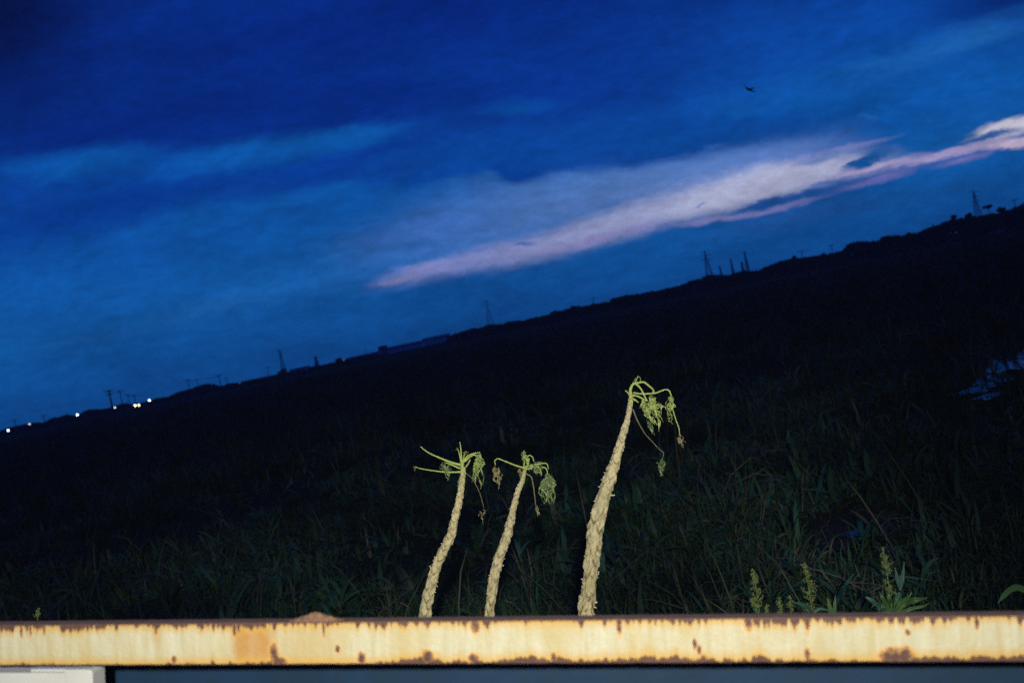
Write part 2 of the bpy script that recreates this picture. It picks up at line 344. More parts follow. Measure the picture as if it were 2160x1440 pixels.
# ------------------------------------------------------------------ papaya trunks
def trunk(name, rows, d, parent, dens=1.0, elong=1.0, green_len=.12, seed=0, stubs=()):
    """rows: (px, py, full width px). continues straight down to the ground."""
    r_ = np.random.default_rng(seed)
    k = d/FPX
    pts = [(*P(x, y, d), w*k/2) for x, y, w in rows]
    bx, by, bz, br_ = pts[-1]; px_, py_, pz_, _ = pts[-2]
    dx = (bx-px_)/max(pz_-bz, 1e-6)
    nst = 5
    for i in range(1, nst+1):
        z = bz*(1-i/nst); f = (bz-z)
        pts.append((bx+dx*f*.35*math.exp(-f*.5), by-.02*i, z-.03*(i == nst), br_*(1+.10*i)))
    C = cr_spline(pts, 620); c = C[:, :3]; r = C[:, 3]
    s = np.r_[0, np.cumsum(np.linalg.norm(np.diff(c, axis=0), axis=1))]
    n = 60; th = np.linspace(0, 2*np.pi, n, endpoint=False)
    t = np.gradient(c, axis=0); t /= np.linalg.norm(t, axis=1)[:, None]
    a = np.cross(t, np.array([0, 1., 0])); a /= np.linalg.norm(a, axis=1)[:, None]; b = np.cross(t, a)
    # leaf scars spiralling round the stem
    sk = []; q = .01; i = 0
    while q < s[-1]:
        rr = np.interp(q, s, r); el = 1+ (elong-1)*min(1, max(0, (q-.35)/.6))
        sk.append((q+r_.normal(0, .20*rr), (i*2.39996+r_.normal(0, .26)) % (2*np.pi), rr*1.22*el, rr*.95, r_.uniform(.45, 1.35))); i += 1
        q += .32*rr*el/dens
    disp = np.zeros((len(s), n)); sc = np.zeros((len(s), n)); ratio = np.ones((len(s), n))
    for (q, tk, h, w, amp) in sk:
        i0, i1 = np.searchsorted(s, q-h*1.2), np.searchsorted(s, q+h*1.3)
        if i1 <= i0: continue
        bb = (q-s[i0:i1])[:, None]/h                 # + is up the stem
        dth = (th[None, :]-tk+np.pi) % (2*np.pi)-np.pi
        aa = dth*np.interp(q, s, r)/w
        vv = -.75+.75*np.abs(aa)**1.1                # V shaped lower lip
        e = bb-vv
        up = np.clip(e/.13, 0, 1)*np.clip(1-e/1.7, 0, 1)*np.clip((1.02-np.abs(aa))/.25, 0, 1)
        g = up*amp
        # sunken heart in the middle
        g -= .8*np.exp(-((aa/.30)**2+((bb-.0)/.20)**2))*(up > 0)
        disp[i0:i1] = np.maximum(disp[i0:i1], g)
        sc[i0:i1] = np.maximum(sc[i0:i1], np.exp(-(aa/.68)**4)*np.exp(-((e+.09)/.15)**2)*min(1, max(0, amp*1.7-.4)))  # shade below each lip, painted into the bark colour
    nz_ = np.array([[mnoise.fractal(Vector((math.cos(x_)*2.2, math.sin(x_)*2.2, s_*26+seed)), 1, 2, 4) for x_ in th] for s_ in s])
    fis = np.array([[mnoise.noise(Vector((math.cos(x_)*4.5, math.sin(x_)*4.5, s_*7+seed*3))) for x_ in th] for s_ in s])
    low = np.clip((s-.55)/.7, 0, 1)[:, None]
    fiss = -np.clip(.28-np.abs(fis), 0, 1)*1.3*low
    R_ = r[:, None]*(.77+.34*disp*(1-.2*low)+.11*nz_+.35*fiss)
    Vv = c[:, None, :]+R_[..., None]*(a[:, None, :]*np.cos(th)[None, :, None]+b[:, None, :]*np.sin(th)[None, :, None])
    Vv = Vv.reshape(-1, 3)
    i_ = np.arange(len(s)-1)[:, None]*n; k_ = np.arange(n)[None, :]; k2 = (k_+1) % n
    Fq = np.stack([i_+k_, i_+k2, i_+n+k2, i_+n+k_], -1).reshape(-1, 4)
    mb_v = Vv.tolist(); faces = Fq.tolist(); faces.append(list(range(n))[::-1])
    gre = np.repeat(np.clip(1-s/green_len, 0, 1)[:, None]*.85, n, 1).reshape(-1).tolist()
    scl = np.clip(sc*.95+np.clip(-fiss*1.6, 0, .7), 0, 1).reshape(-1).tolist()  # painted shade under the lips, fissures darkened as well
    # little dry stubs of old leaf bases
    mb = MB()
    for (x, y, x2, y2, w) in stubs:
        p0 = P(x, y, d-.01); p1 = P(x2, y2, d-.02); pm = (p0+p1)/2+Vector((0, 0, -.002))
        mb.tube([p0, pm, p1], [w*k*.7, w*k*.5, w*k*.45], 6)
    for j in range(60):
        q = r_.uniform(.03, 1.25); i0 = np.searchsorted(s, q); x_ = r_.uniform(0, 2*np.pi); rr = r[i0]
        nrm = a[i0]*math.cos(x_)+b[i0]*math.sin(x_); p0 = c[i0]+nrm*rr*.95
        p1 = p0+nrm*rr*r_.uniform(.12, .3)+np.array([0, 0, rr*r_.uniform(-.1, .22)])
        mb.tube([p0, p1], [rr*.13, rr*.06], 5)
    off = len(mb_v); mb_v += [tuple(q) for q in mb.v]; faces += [[i+off for i in f] for f in mb.f]
    gre += [0]*len(mb.v); scl += [0]*len(mb.v)
    return mesh_obj(name, mb_v, faces, m_bark, parent, True, {'green': gre, 'crevice_shade': scl})

def curve_part(name, px, d, parent, mat, r0=3, r1=1.5, bend=0.0, n=24, label=None):
    """px: list of (x,y[,extra depth]); radii in px"""
    k = d/FPX
    pts = [(*P(q[0], q[1], d+(q[2] if len(q) > 2 else bend*i/len(px))),) for i, q in enumerate(px)]
    c = cr_spline(pts, n) if len(pts) > 2 else np.linspace(pts[0], pts[1], n)
    mb = MB(); rad = [(r0+(r1-r0)*i/(n-1))*.82*k*(1+.10*math.sin(i*1.7)) for i in range(n)]
    mb.tube(c.tolist(), rad, 8); o = mb.build(name, mat, parent, True)
    if label: o['label'] = label
    return o
def wilted(name, a, b, width, d, parent, mat, lobes=14, lw=5, seed=1, label=None, curl=1.0, top=.25, dd=0.0):
    """hanging crumpled leaf: a = attachment px, b = lowest px, width px"""
    r_ = np.random.default_rng(seed); k = d/FPX
    A = np.array(P(*a, d+dd)); B = np.array(P(*b, d+dd)); ax = B-A; Ln = np.linalg.norm(ax); ax /= Ln
    side = np.cross(ax, np.array(Fw)); side /= np.linalg.norm(side); fw = np.cross(side, ax)
    lobes = max(3, int(lobes*.95)); V = []; Fc = []; rows = 30
    for j in range(lobes):
        s0 = r_.uniform(-1, 1); s1 = r_.uniform(-1, 1)*.9; f1 = r_.uniform(-.8, .8); ll = Ln*r_.uniform(.38, 1.08)*(1-.15*abs(s0)); t0 = r_.uniform(0, .28)
        if j == 0: ll = Ln; s0 *= .3
        ph = r_.uniform(0, 6.3, 4); W_ = width*k/2; tw0 = r_.uniform(0, 6.3); tws = r_.uniform(-2.2, 2.2)*curl
        wl = lw*k*r_.uniform(.45, 1.0); hfreq = r_.uniform(13, 22)
        prev = None
        for i in range(rows):
            t = i/(rows-1); tt = t0+(ll/Ln-t0)*t if ll/Ln > t0+.1 else t0+.12*t+.2*t
            env = min(1, tt/top)**.7*(1-.45*max(0, tt-.6)/.4)
            lat = W_*env*(s0*.75+.28*math.sin(t*5+ph[0])+(s1-s0)*.3*t)+wl*.6*math.sin(t*10+ph[1])*curl
            dep = W_*.8*env*(f1+.25*math.sin(t*6+ph[2]))+wl*.6*math.cos(t*9+ph[3])*curl
            c = A+ax*(tt*Ln)+side*lat+fw*dep
            ang = tw0+tws*t+.6*math.sin(t*7+ph[2]); w = wl*(min(1, t*3+.25)*(1-t)**.45+.04)*(.62+.38*math.sin(t*hfreq+ph[0]))*(.8+.4*r_.random())
            d1 = side*math.cos(ang)+fw*math.sin(ang); d2 = -side*math.sin(ang)+fw*math.cos(ang)
            V += [c+d1*w+d2*w*.2*r_.normal(), c+d1*w*.4+d2*w*.55, c-d1*w*.1, c-d1*w*.5+d2*w*.5, c-d1*w+d2*w*.22*r_.normal()]
            if i:
                b0 = len(V)-10
                for m_ in range(4):
                    if r_.random() < .95: Fc.append((b0+m_, b0+m_+1, b0+m_+6, b0+m_+5))
    o = mesh_obj(name, V, Fc, mat, parent, True)
    md = o.modifiers.new('thick', 'SOLIDIFY'); md.thickness = .0009
    if label: o['label'] = label
    return o
def c1(x, y): return (840+x/3.429, 900+y/3.429)      # close-up coordinates -> photo pixels
def c2(x, y): return (1180+x/5.143, 760+y/5.143)
def cc(f, *pts): return [(*f(p[0], p[1]), *p[2:]) for p in pts]

# --- tall tree on the right
D1 = 5.4
b_ = P(1235, 1292, D1)
t1 = empty('papaya_tree', (b_.x-.02, b_.y, 0), label='tallest bare papaya tree at right of the three, khaki scaly trunk with drooping wilted leaves', cat='papaya tree', group='three wilted papaya trees behind the rail')
trunk('trunk', [(1330, 826, 8), (1330.7, 838, 9.5), (1328, 861, 10.5), (1323, 886, 12.5), (1314, 915.6, 16), (1306, 944.7, 19), (1294.7, 983.6, 23), (1281, 1022.5, 28), (1278.6-3, 1040, 30),
      (1269, 1066, 33), (1259.5, 1100.5, 34), (1253.5, 1134.7, 33), (1249.5, 1171, 34), (1245.4, 1207, 33), (1242.4, 1241, 34), (1238, 1271.6, 36), (1236, 1292, 37)], D1, t1, elong=1.7, seed=1,
      stubs=[(1288, 1044, 1297, 1043, 3), (1250, 1270, 1260, 1269, 4), (1262, 1180, 1268, 1153, 2), (1228, 1262, 1221, 1256, 3), (1262, 1212, 1263, 1204, 2.5)])
curve_part('growing_tip', cc(c2, (772, 380), (770, 320), (790, 270), (825, 240)), D1, t1, m_petiole, 5, 2.6)
curve_part('growing_tip', cc(c2, (765, 300), (800, 240), (832, 195), (868, 178), (882, 215)), D1, t1, m_leaf, 1.4, .9)
curve_part('growing_tip', cc(c2, (815, 260), (835, 215), (855, 160)), D1, t1, m_leaf, 2.2, .6)
curve_part('leaf_stub', cc(c2, (757, 368), (735, 342), (714, 326)), D1, t1, m_petiole, 2, 1.4)
curve_part('leaf_stub', cc(c2, (795, 415), (830, 435), (860, 458)), D1-.02, t1, m_petiole, 3.2, 1)
P_ = [cc(c2, (820, 258), (870, 238), (920, 238), (970, 275), (1022, 328, .01), (990, 372, .02)), cc(c2, (835, 255), (885, 310), (920, 380), (952, 440)), cc(c2, (790, 378), (855, 390), (945, 440)),
      cc(c2, (800, 350), (900, 362), (1030, 355), (1100, 332), (1160, 314), (1196, 335), (1212, 385)), cc(c2, (1060, 482, .02), (1130, 500, .02), (1215, 525, .02)),
      cc(c2, (1225, 520), (1250, 600), (1270, 660), (1295, 730), (1305, 810))]
for q, (r0, r1) in zip(P_, [(3.2, 2.2), (2.6, 2.2), (3, 1.6), (2.2, 2.0), (1.6, 1.2), (1.5, 1.4)]): curve_part('petiole', q, D1, t1, m_petiole, r0, r1)
curve_part('petiole', cc(c2, (795, 525, .03), (850, 660, .04), (930, 795, .06), (1000, 870, .08), (1080, 960, .09), (1130, 1000, .09), (1110, 1090, .09)), D1, t1, m_petdry, 1.8, .8)
wilted('wilted_leaf', c2(985, 380), c2(1110, 775), 34, D1, t1, m_leaf, 16, 5, 11, top=.3)
wilted('wilted_leaf', c2(950, 430), c2(1010, 700), 34, D1, t1, m_leaf, 16, 4.5, 12, top=.2, dd=.02)
wilted('wilted_leaf', c2(905, 420), c2(930, 610), 18, D1, t1, m_leaf, 7, 5, 13, top=.3, curl=.5)
wilted('wilted_leaf', c2(960, 620), c2(1020, 820), 20, D1, t1, m_leafdk, 7, 3.5, 14, dd=.04)
wilted('wilted_leaf', c2(1208, 372), c2(1212, 630), 28, D1, t1, m_leaf, 13, 4, 15, top=.5, curl=.5)
wilted('wilted_leaf', c2(1195, 600), c2(1222, 695), 9, D1, t1, m_leaf, 4, 3.5, 16)
wilted('wilted_leaf', c2(1305, 800), c2(1345, 955), 18, D1, t1, m_leafdry, 11, 4, 17, label='small brown withered leaf at the end of a long petiole', top=.3)
wilted('wilted_leaf', c2(1095, 1070), c2(1100, 1255), 22, D1, t1, m_leafdk, 11, 3.5, 18, dd=.08)
# --- left tree
D2 = 5.55
b_ = P(897.7, 1299, D2)
t2 = empty('papaya_tree', (b_.x-.02, b_.y, 0), label='leftmost papaya tree, bent khaki trunk with two bare petioles pointing left', cat='papaya tree', group='three wilted papaya trees behind the rail')
trunk('trunk', [(977, 984, 9), (976.5, 990.4, 11), (975.6, 1008, 12.5), (970.8, 1040, 14), (966.9, 1063, 15), (959.6, 1092.5, 17), (952.3, 1124.6, 19.5), (937.7, 1156.6, 21), (925, 1182.9, 22.5),
      (914.4, 1215, 23), (907, 1241, 24.5), (900, 1273.3, 26), (897.7, 1299.5, 27)], D2, t2, seed=2, elong=1.35, stubs=[(910, 1196, 906, 1193, 2.5), (912, 1200, 907, 1197, 2)])
curve_part('growing_tip', cc(c1, (466, 330), (462, 290), (470, 240)), D2, t2, m_petiole, 6, 3.5)
for q, (r0, r1), mm in [(cc(c1, (455, 275), (400, 262), (340, 240), (240, 197), (195, 170), (162, 142)), (3.6, 1.3), m_petiole), (cc(c1, (455, 325), (380, 327), (300, 322), (180, 305), (122, 288)), (2.6, 1.2), m_petiole),
      (cc(c1, (462, 280), (455, 200), (452, 150), (444, 105)), (3.2, 1), m_petiole), (cc(c1, (455, 260), (443, 200), (430, 155)), (2.2, 1), m_petiole),
      (cc(c1, (472, 255), (500, 212), (545, 192), (592, 184)), (2.6, 1.4), m_petiole), (cc(c1, (480, 250), (520, 215), (555, 202), (574, 228)), (2.8, 2), m_petiole),
      (cc(c1, (445, 300), (405, 282), (345, 258)), (2.6, 1.6), m_petiole), (cc(c1, (472, 250), (478, 200), (488, 178)), (1.8, 1.4), m_petiole), (cc(c1, (490, 290), (508, 262), (522, 235)), (2.4, 1.6), m_petiole),
      (cc(c1, (485, 330, .03), (540, 380, .06), (590, 480, .07), (620, 585, .07)), (1.0, .7), m_petdry)]:
    curve_part('petiole', q, D2, t2, mm, r0, r1)
wilted('wilted_leaf', c1(112, 278), c1(122, 318), 5, D2, t2, m_leafdry, 4, 1.8, 21, label='brown shrivelled tip of a bare petiole')
wilted('wilted_leaf', c1(430, 148), c1(418, 168), 7, D2, t2, m_leafdry, 4, 2, 22)
wilted('wilted_leaf', c1(330, 250), c1(365, 390), 26, D2, t2, m_leafdk, 13, 3.6, 23, top=.25)
wilted('wilted_leaf', c1(585, 190), c1(588, 450), 32, D2, t2, m_leaf, 20, 4.4, 24, top=.5)
wilted('wilted_leaf', c1(575, 225), c1(535, 400), 20, D2, t2, m_leafdk, 9, 3.6, 27, top=.4, dd=.03)
wilted('wilted_leaf', c1(488, 172), c1(490, 205), 12, D2, t2, m_leafdry, 6, 3, 25)
wilted('wilted_leaf', c1(618, 575), c1(612, 712), 24, D2, t2, m_leafdry, 6, 2.6, 26, dd=.07, label='thin brown withered leaf hanging in the dark')
wilted('wilted_leaf', c1(470, 335), c1(418, 430), 8, D2, t2, m_leafdk, 4, 2, 28)
# --- middle tree
D3 = 5.7
b_ = P(1032.5, 1299, D3)
t3 = empty('papaya_tree', (b_.x-.02, b_.y, 0), label='middle papaya tree, thinnest trunk, large dark green wilted leaf on its right', cat='papaya tree', group='three wilted papaya trees behind the rail')
trunk('trunk', [(1108, 984, 6), (1106.8, 990.4, 7.5), (1102.5, 1010.8, 9.5), (1092.3, 1037, 12), (1085, 1063.3, 13.5), (1077.7, 1095.4, 16.5), (1070.4, 1124.6, 19.5), (1061.6, 1150.8, 21), (1052.9, 1177, 21),
      (1045.6, 1200.4, 23), (1040.3, 1229.6, 22), (1036, 1261.6, 21.5), (1032.5, 1299.5, 21.5)], D3, t3, seed=3, elong=2.2, stubs=[(1056, 1191, 1063, 1192, 2.4)])
curve_part('growing_tip', cc(c1, (905, 400), (915, 330), (915, 300)), D3, t3, m_petiole, 3.6, 4)
for q, (r0, r1) in [(cc(c1, (910, 297), (840, 275), (770, 247), (722, 230), (698, 245), (704, 276)), (2.4, 1.5)), (cc(c1, (915, 290), (1000, 272), (1062, 262), (1080, 275), (1086, 305)), (2.3, 1.4)),
      (cc(c1, (935, 270), (930, 225), (950, 205), (972, 220), (980, 250)), (2, 1.4)), (cc(c1, (930, 250), (945, 230), (940, 280)), (2, 1.5)), (cc(c1, (975, 280), (1010, 290), (1032, 320), (1035, 352)), (2, 1.5)),
      (cc(c1, (1035, 290), (1062, 295), (1076, 315), (1082, 345)), (1.8, 1.4)), (cc(c1, (915, 305), (950, 300), (985, 285)), (2.6, 1.8)), (cc(c1, (905, 300), (912, 260), (905, 200)), (2, 1.2))]:
    curve_part('petiole', q, D3, t3, m_petiole, r0, r1)
curve_part('petiole', cc(c1, (925, 338), (962, 362), (978, 430), (988, 510), (996, 572)), D3, t3, m_petdry, 1.8, 1.1)
wilted('wilted_leaf', c1(703, 272), c1(738, 445), 17, D3, t3, m_leafdry, 11, 4, 31, top=.35)
wilted('wilted_leaf', c1(905, 168), c1(912, 275), 16, D3, t3, m_leaf, 10, 4, 32, top=.2)
wilted('wilted_leaf', c1(1075, 325), c1(1085, 570), 38, D3, t3, m_leafdk, 30, 4.4, 33, top=.3)
wilted('wilted_leaf', c1(1100, 335), c1(1132, 555), 14, D3, t3, m_leafdk, 7, 4, 39, top=.3)
wilted('wilted_leaf', c1(990, 250), c1(1020, 350), 26, D3, t3, m_leafdk, 12, 4, 34, top=.2)
wilted('wilted_leaf', c1(950, 262), c1(958, 320), 18, D3, t3, m_leafdk, 7, 3.6, 35)
wilted('wilted_leaf', c1(880, 300), c1(888, 375), 14, D3, t3, m_leafdry, 7, 3, 36)
wilted('wilted_leaf', c1(995, 565), c1(1020, 642), 11, D3, t3, m_leafdry, 5, 5, 37, label='small brown curled leaf at the end of a thin drooping petiole', curl=.4, top=.15)

# ------------------------------------------------------------------ sorghum and other plants close behind the rail
def ribbon(name, pts, widths, d, parent, mat, fold=.35, n=18, depths=None, label=None):
    k = d/FPX
    q = [(*P(x, y, d+(depths[i] if depths else 0)), widths[i]*k/2) for i, (x, y) in enumerate(pts)]
    C = cr_spline(q, n); c = C[:, :3]; w = np.maximum(C[:, 3], 1e-4)
    t = np.gradient(c, axis=0); t /= np.linalg.norm(t, axis=1)[:, None]
    f = np.array(Fw); sd = np.cross(t, f); sd /= np.linalg.norm(sd, axis=1)[:, None]; nr = np.cross(sd, t)
    V = []; Fc = []
    for i in range(n):
        wob = .12*math.sin(i*1.3)*w[i]
        for a_, b_2 in ((-1, fold), (-.5, fold*.5), (0, 0), (.5, fold*.5), (1, fold)): V.append(c[i]+sd[i]*a_*w[i]+nr[i]*(-b_2*w[i]+wob*a_))
        if i:
            b0 = len(V)-10; Fc += [(b0+m_, b0+m_+1, b0+m_+6, b0+m_+5) for m_ in range(4)]
    o = mesh_obj(name, V, Fc, mat, parent, True)
    md = o.modifiers.new('thick', 'SOLIDIFY'); md.thickness = .0012
    if label: o['label'] = label
    return o
def seed_head(pts, widths, d, parent, seed, size=1.45, name='seed_head'):
    r_ = np.random.default_rng(seed); k = d/FPX; C = cr_spline([(*P(x, y, d), w*k/2) for (x, y), w in zip(pts, widths)], 60)
    mb = MB(); oc = [(1, 0, 0), (-1, 0, 0), (0, 1, 0), (0, -1, 0), (0, 0, 1.5), (0, 0, -1.5)]
    fo = [(0, 2, 4), (2, 1, 4), (1, 3, 4), (3, 0, 4), (2, 0, 5), (1, 2, 5), (3, 1, 5), (0, 3, 5)]
    mb.tube(C[::6, :3].tolist(), [1.1*k]*len(C[::6]), 5)
    Ln = np.linalg.norm(C[0, :3]-C[-1, :3])
    for j in range(int(Ln/k*.36)):
        i = int(r_.uniform(0, 58)); c = C[i, :3]; w = C[i, 3]; a_ = r_.uniform(0, 6.3)
        dr = np.array([math.cos(a_), math.sin(a_), 0]); rr = w*r_.uniform(.7, 1.3); tip = c+dr*rr+np.array([0, 0, w*.9])
        mb.tube([c, (c+tip)/2+dr*w*.12, tip], [.5*k]*3, 4)
        for g in range(r_.integers(7, 12)):
            f = r_.uniform(.35, 1.1); p = c+(tip-c)*f+r_.normal(0, 1.9*k, 3); s_ = size*k*r_.uniform(.55, 1.1)
            mb.add([np.array(q)*s_+p for q in oc], fo)
    return mb.build(name, m_seed, parent)
def stem(px, d, parent, r=2.0, mat=None):
    top = P(*px, d); mb = MB(); mb.tube([top, (top.x-.01, top.y+.02, top.z*.5), (top.x-.03, top.y+.02, -.02)], [r*d/FPX, r*1.6*d/FPX, r*2.2*d/FPX], 7)
    mb.build('stem', mat or m_blade, parent, True)
def plant(name, px, d, label, cat, group=None):
    q = P(*px, d); return empty(name, (q.x-.03, q.y+.02, 0), label=label, cat=cat, group=group)
DS = 4.6
GS = 'sorghum plants showing above the rail'
s1 = plant('sorghum_plant', (1602, 1300), DS, 'open grainy sorghum head nearest the tallest papaya trunk', 'sorghum', GS)
stem((1602, 1296), DS, s1); seed_head([(1589, 1205), (1594, 1235), (1598, 1262), (1603, 1298)], [4, 16, 21, 12], DS, s1, 1); seed_head([(1584, 1262), (1592, 1275), (1598, 1290)], [4, 8, 8], DS, s1, 11)
s2 = plant('sorghum_plant', (1712, 1300), DS, 'sorghum plant with pointed seed head and a long pale leaf on its left', 'sorghum', GS)
stem((1712, 1296), DS, s2); seed_head([(1697, 1187), (1702, 1215), (1707, 1248), (1714, 1296)], [3, 14, 24, 28], DS, s2, 2)
ribbon('leaf', [(1708, 1288), (1700, 1278), (1685, 1272), (1670, 1269)], [8, 9, 6, 1], DS, s2, m_bladeb, depths=[0, -.03, -.05, -.06])
ribbon('leaf', [(1716, 1290), (1730, 1283), (1750, 1287)], [6, 6, 1], DS, s2, m_bladeb)
s3 = plant('sorghum_plant', (1878, 1300), DS, 'tallest sorghum plant with narrow seed head standing above broad green leaves', 'sorghum', GS)
stem((1877, 1258), DS, s3); seed_head([(1863, 1155), (1866, 1180), (1872, 1215), (1877, 1258)], [3, 13, 17, 8], DS, s3, 3)
for q, w_, m_ in [([(1885, 1296), (1905, 1272), (1930, 1264), (1957, 1260)], [14, 15, 13, 1], m_blade), ([(1880, 1296), (1868, 1272), (1860, 1258), (1853, 1246)], [10, 9, 7, 1], m_blade), ([(1872, 1298), (1856, 1282), (1840, 1266), (1826, 1258)], [8, 8, 9, 3], m_bladeb),
      ([(1882, 1298), (1880, 1280), (1876, 1262), (1872, 1248)], [14, 13, 9, 1], m_blade), ([(1890, 1298), (1900, 1280), (1912, 1268), (1914, 1252)], [7, 7, 4, 1], m_blade), ([(1864, 1300), (1862, 1280), (1870, 1262)], [12, 11, 2], m_blade), ([(1892, 1298), (1918, 1284), (1945, 1278), (1962, 1270)], [8, 8, 6, 1], m_blade), ([(1886, 1298), (1896, 1272), (1918, 1256), (1922, 1246)], [7, 8, 5, 1], m_blade),
      ([(1876, 1298), (1862, 1276), (1848, 1272), (1838, 1280)], [6, 6, 4, 1], m_bladeb), ([(1884, 1296), (1890, 1262), (1888, 1240)], [6, 6, 1], m_blade), ([(1874, 1262), (1884, 1248), (1896, 1256)], [5, 5, 1], m_blade)]:
    ribbon('leaf', q, w_, DS, s3, m_, depths=[random.uniform(-.04, .04) for _ in q])
s4 = plant('sorghum_plant', (1646, 1300), DS, 'short spiky sorghum shoot just left of the plant with the pale leaf', 'sorghum', GS)
stem((1646, 1298), DS, s4, 1.5); seed_head([(1644, 1258), (1645, 1270), (1647, 1298)], [2, 7, 10], DS, s4, 4)
s5 = plant('sorghum_plant', (1667, 1300), DS, 'small green sorghum head directly beside the pale lying leaf', 'sorghum', GS)
stem((1668, 1298), DS, s5, 1.5); seed_head([(1667, 1256), (1667, 1270), (1669, 1298)], [2, 9, 12], DS, s5, 5)
s6 = plant('sorghum_plant', (1616, 1300), DS, 'tiniest sorghum tip, close to the right of the open grainy seed head', 'sorghum', GS)
stem((1616, 1298), DS, s6, 1); seed_head([(1618, 1277), (1616, 1298)], [2, 7], DS, s6, 6)
s7 = plant('sorghum_plant', (80, 1310), DS, 'lone small sorghum tip at the far left above the rail', 'sorghum', GS)
stem((79, 1308), DS, s7, 1); seed_head([(81, 1284), (80, 1295), (79, 1308)], [2, 8, 10], DS, s7, 7)
g1 = plant('grass_shoot', (1755, 1300), DS, 'pair of upright pointed green blades between two sorghum plants', 'grass')
stem((1756, 1299), DS, g1, 1.5)
ribbon('leaf', [(1754, 1300), (1750, 1280), (1745, 1258)], [9, 9, 1], DS, g1, m_blade); ribbon('leaf', [(1759, 1300), (1760, 1280), (1762, 1254)], [8, 8, 1], DS, g1, m_blade)
DT = 5.2
g2 = plant('leafy_weed', (1897, 1300), DT, 'bluish green weed with upright leaves right behind the tallest sorghum', 'weed')
stem((1898, 1250), DT, g2, 1.5, m_bladeb)
for q, w_ in [([(1898, 1245), (1902, 1225), (1905, 1205), (1907, 1182)], [5, 9, 6, 1]), ([(1897, 1240), (1893, 1222), (1890, 1208), (1888, 1196)], [5, 8, 5, 1]), ([(1898, 1245), (1900, 1230), (1899, 1212)], [5, 7, 1]), ([(1896, 1275), (1893, 1262), (1897, 1248)], [5, 7, 4])]:
    ribbon('leaf', q, w_, DT, g2, m_bladeb)
g3 = plant('maize_plant', (2170, 1290), 4.4, 'plant at the right edge with one broad bright green leaf bending left', 'maize')
stem((2185, 1250), 4.4, g3, 3); ribbon('leaf', [(2185, 1262), (2160, 1243), (2138, 1239), (2118, 1254), (2104, 1272)], [8, 12, 14, 11, 1], 4.4, g3, m_blade, fold=.2, depths=[0, 0, -.03, -.06, -.08])
# leafy plants standing in the field
def leafy(name, gx, gy, hpx, label, seed, nl=7, mat=None):
    g = G(gx, gy); r_ = random.Random(seed); d = g.y; h = hpx*d/FPX
    e = empty(name, (g.x, g.y, 0), label=label, cat='maize', group='young maize plants in the dark field')
    mb = MB(); mb.tube([(g.x, g.y, -.02), (g.x+.01, g.y, h*.4), (g.x+.02, g.y, h*.62)], [.014, .011, .006], 7); mb.build('stem', m_blade, e, True)
    for i in range(nl):
        a = r_.uniform(0, 6.28) if i > 1 else (0.2 if i == 0 else 2.9); z0 = h*(.12+.5*i/nl); Ln = h*r_.uniform(.5, .85); el = r_.uniform(.7, 1.3); cv = r_.uniform(.9, 1.9)
        V = []; Fc = []; x = z = 0; n = 12; w0 = h*r_.uniform(.035, .06)
        for k in range(n):
            t = k/(n-1); an = el-cv*t**1.3; w = w0*math.sin(math.pi*(.15+.85*t))**.7+.0005
            c = Vector((g.x+.01+math.cos(a)*x, g.y+math.sin(a)*x, z0+z)); s_ = Vector((-math.sin(a), math.cos(a), .15*math.sin(t*4+i))); up_ = Vector((0, 0, 1))
            V += [c-s_*w+up_*w*.4, c, c+s_*w+up_*w*.4]; x += math.cos(an)*Ln/n; z += math.sin(an)*Ln/n
            if k: b0 = len(V)-6; Fc += [(b0, b0+1, b0+4, b0+3), (b0+1, b0+2, b0+5, b0+4)]
        o = mesh_obj('leaf', V, Fc, mat or m_blade, e, True)
leafy('maize_plant', 838, 1292, 100, 'young maize plant with bright arching leaves just left of the leftmost papaya trunk', 1)
leafy('maize_plant', 1285, 1262, 130, 'bluish leafy plant growing close behind the tallest papaya trunk', 2, 7, m_bladeb)
leafy('maize_plant', 1484, 1042, 70, 'bluish green young plant out in the field right of the tallest papaya tree', 3, 6, m_bladeb)
leafy('maize_plant', 610, 1215, 100, 'upright young plant in the field well left of the papaya trees', 4, 7)
leafy('maize_plant', 1105, 1215, 80, 'pale weed standing in the gap between the middle and tallest papaya trunks', 5, 6, m_bladeb)
leafy('maize_plant', 690, 1300, 95, 'drooping plant behind the rusty peak on the rail', 6, 8)
leafy('maize_plant', 465, 1285, 110, 'tall straggly plant in the left field, left of the rusty peak', 8, 6)

# ------------------------------------------------------------------ rusty rail
TL = P(0, 1318, 2.45); TR = P(2160, 1297, 2.15)
ax = (TR-TL).normalized(); upv = (Up - ax*Up.dot(ax)).normalized(); bk = upv.cross(ax).normalized()
if bk.y < 0: bk = -bk
HT = .1005; TH = .036
mid = TL+(TR-TL)*.5 - upv*HT/2 + bk*TH/2
RM = Matrix((ax, bk, upv)).transposed()
gr_ = empty('guard_rail', (mid.x, mid.y, 0), label='cream painted steel guard rail eaten by rust along both edges, crossing the whole foreground', cat='guard rail')
def local_obj(name, verts, faces, mat, parent, origin, rot, smooth=False):
    me = bpy.data.meshes.new(name); me.from_pydata([tuple(q) for q in verts], [], faces); me.materials.append(mat)
    if smooth: me.polygons.foreach_set('use_smooth', [True]*len(me.polygons))
    o = bpy.data.objects.new(name, me); COL.objects.link(o)
    mw = Matrix.Translation(origin) @ rot.to_4x4()
    if parent: o.parent = parent; o.matrix_parent_inverse = Matrix.Translation(-parent.location)
    o.matrix_basis = mw
    return o
KX = (TR-TL).length/2160     # metres per photo pixel along the rail
def rx(px): return (px-1080)*KX
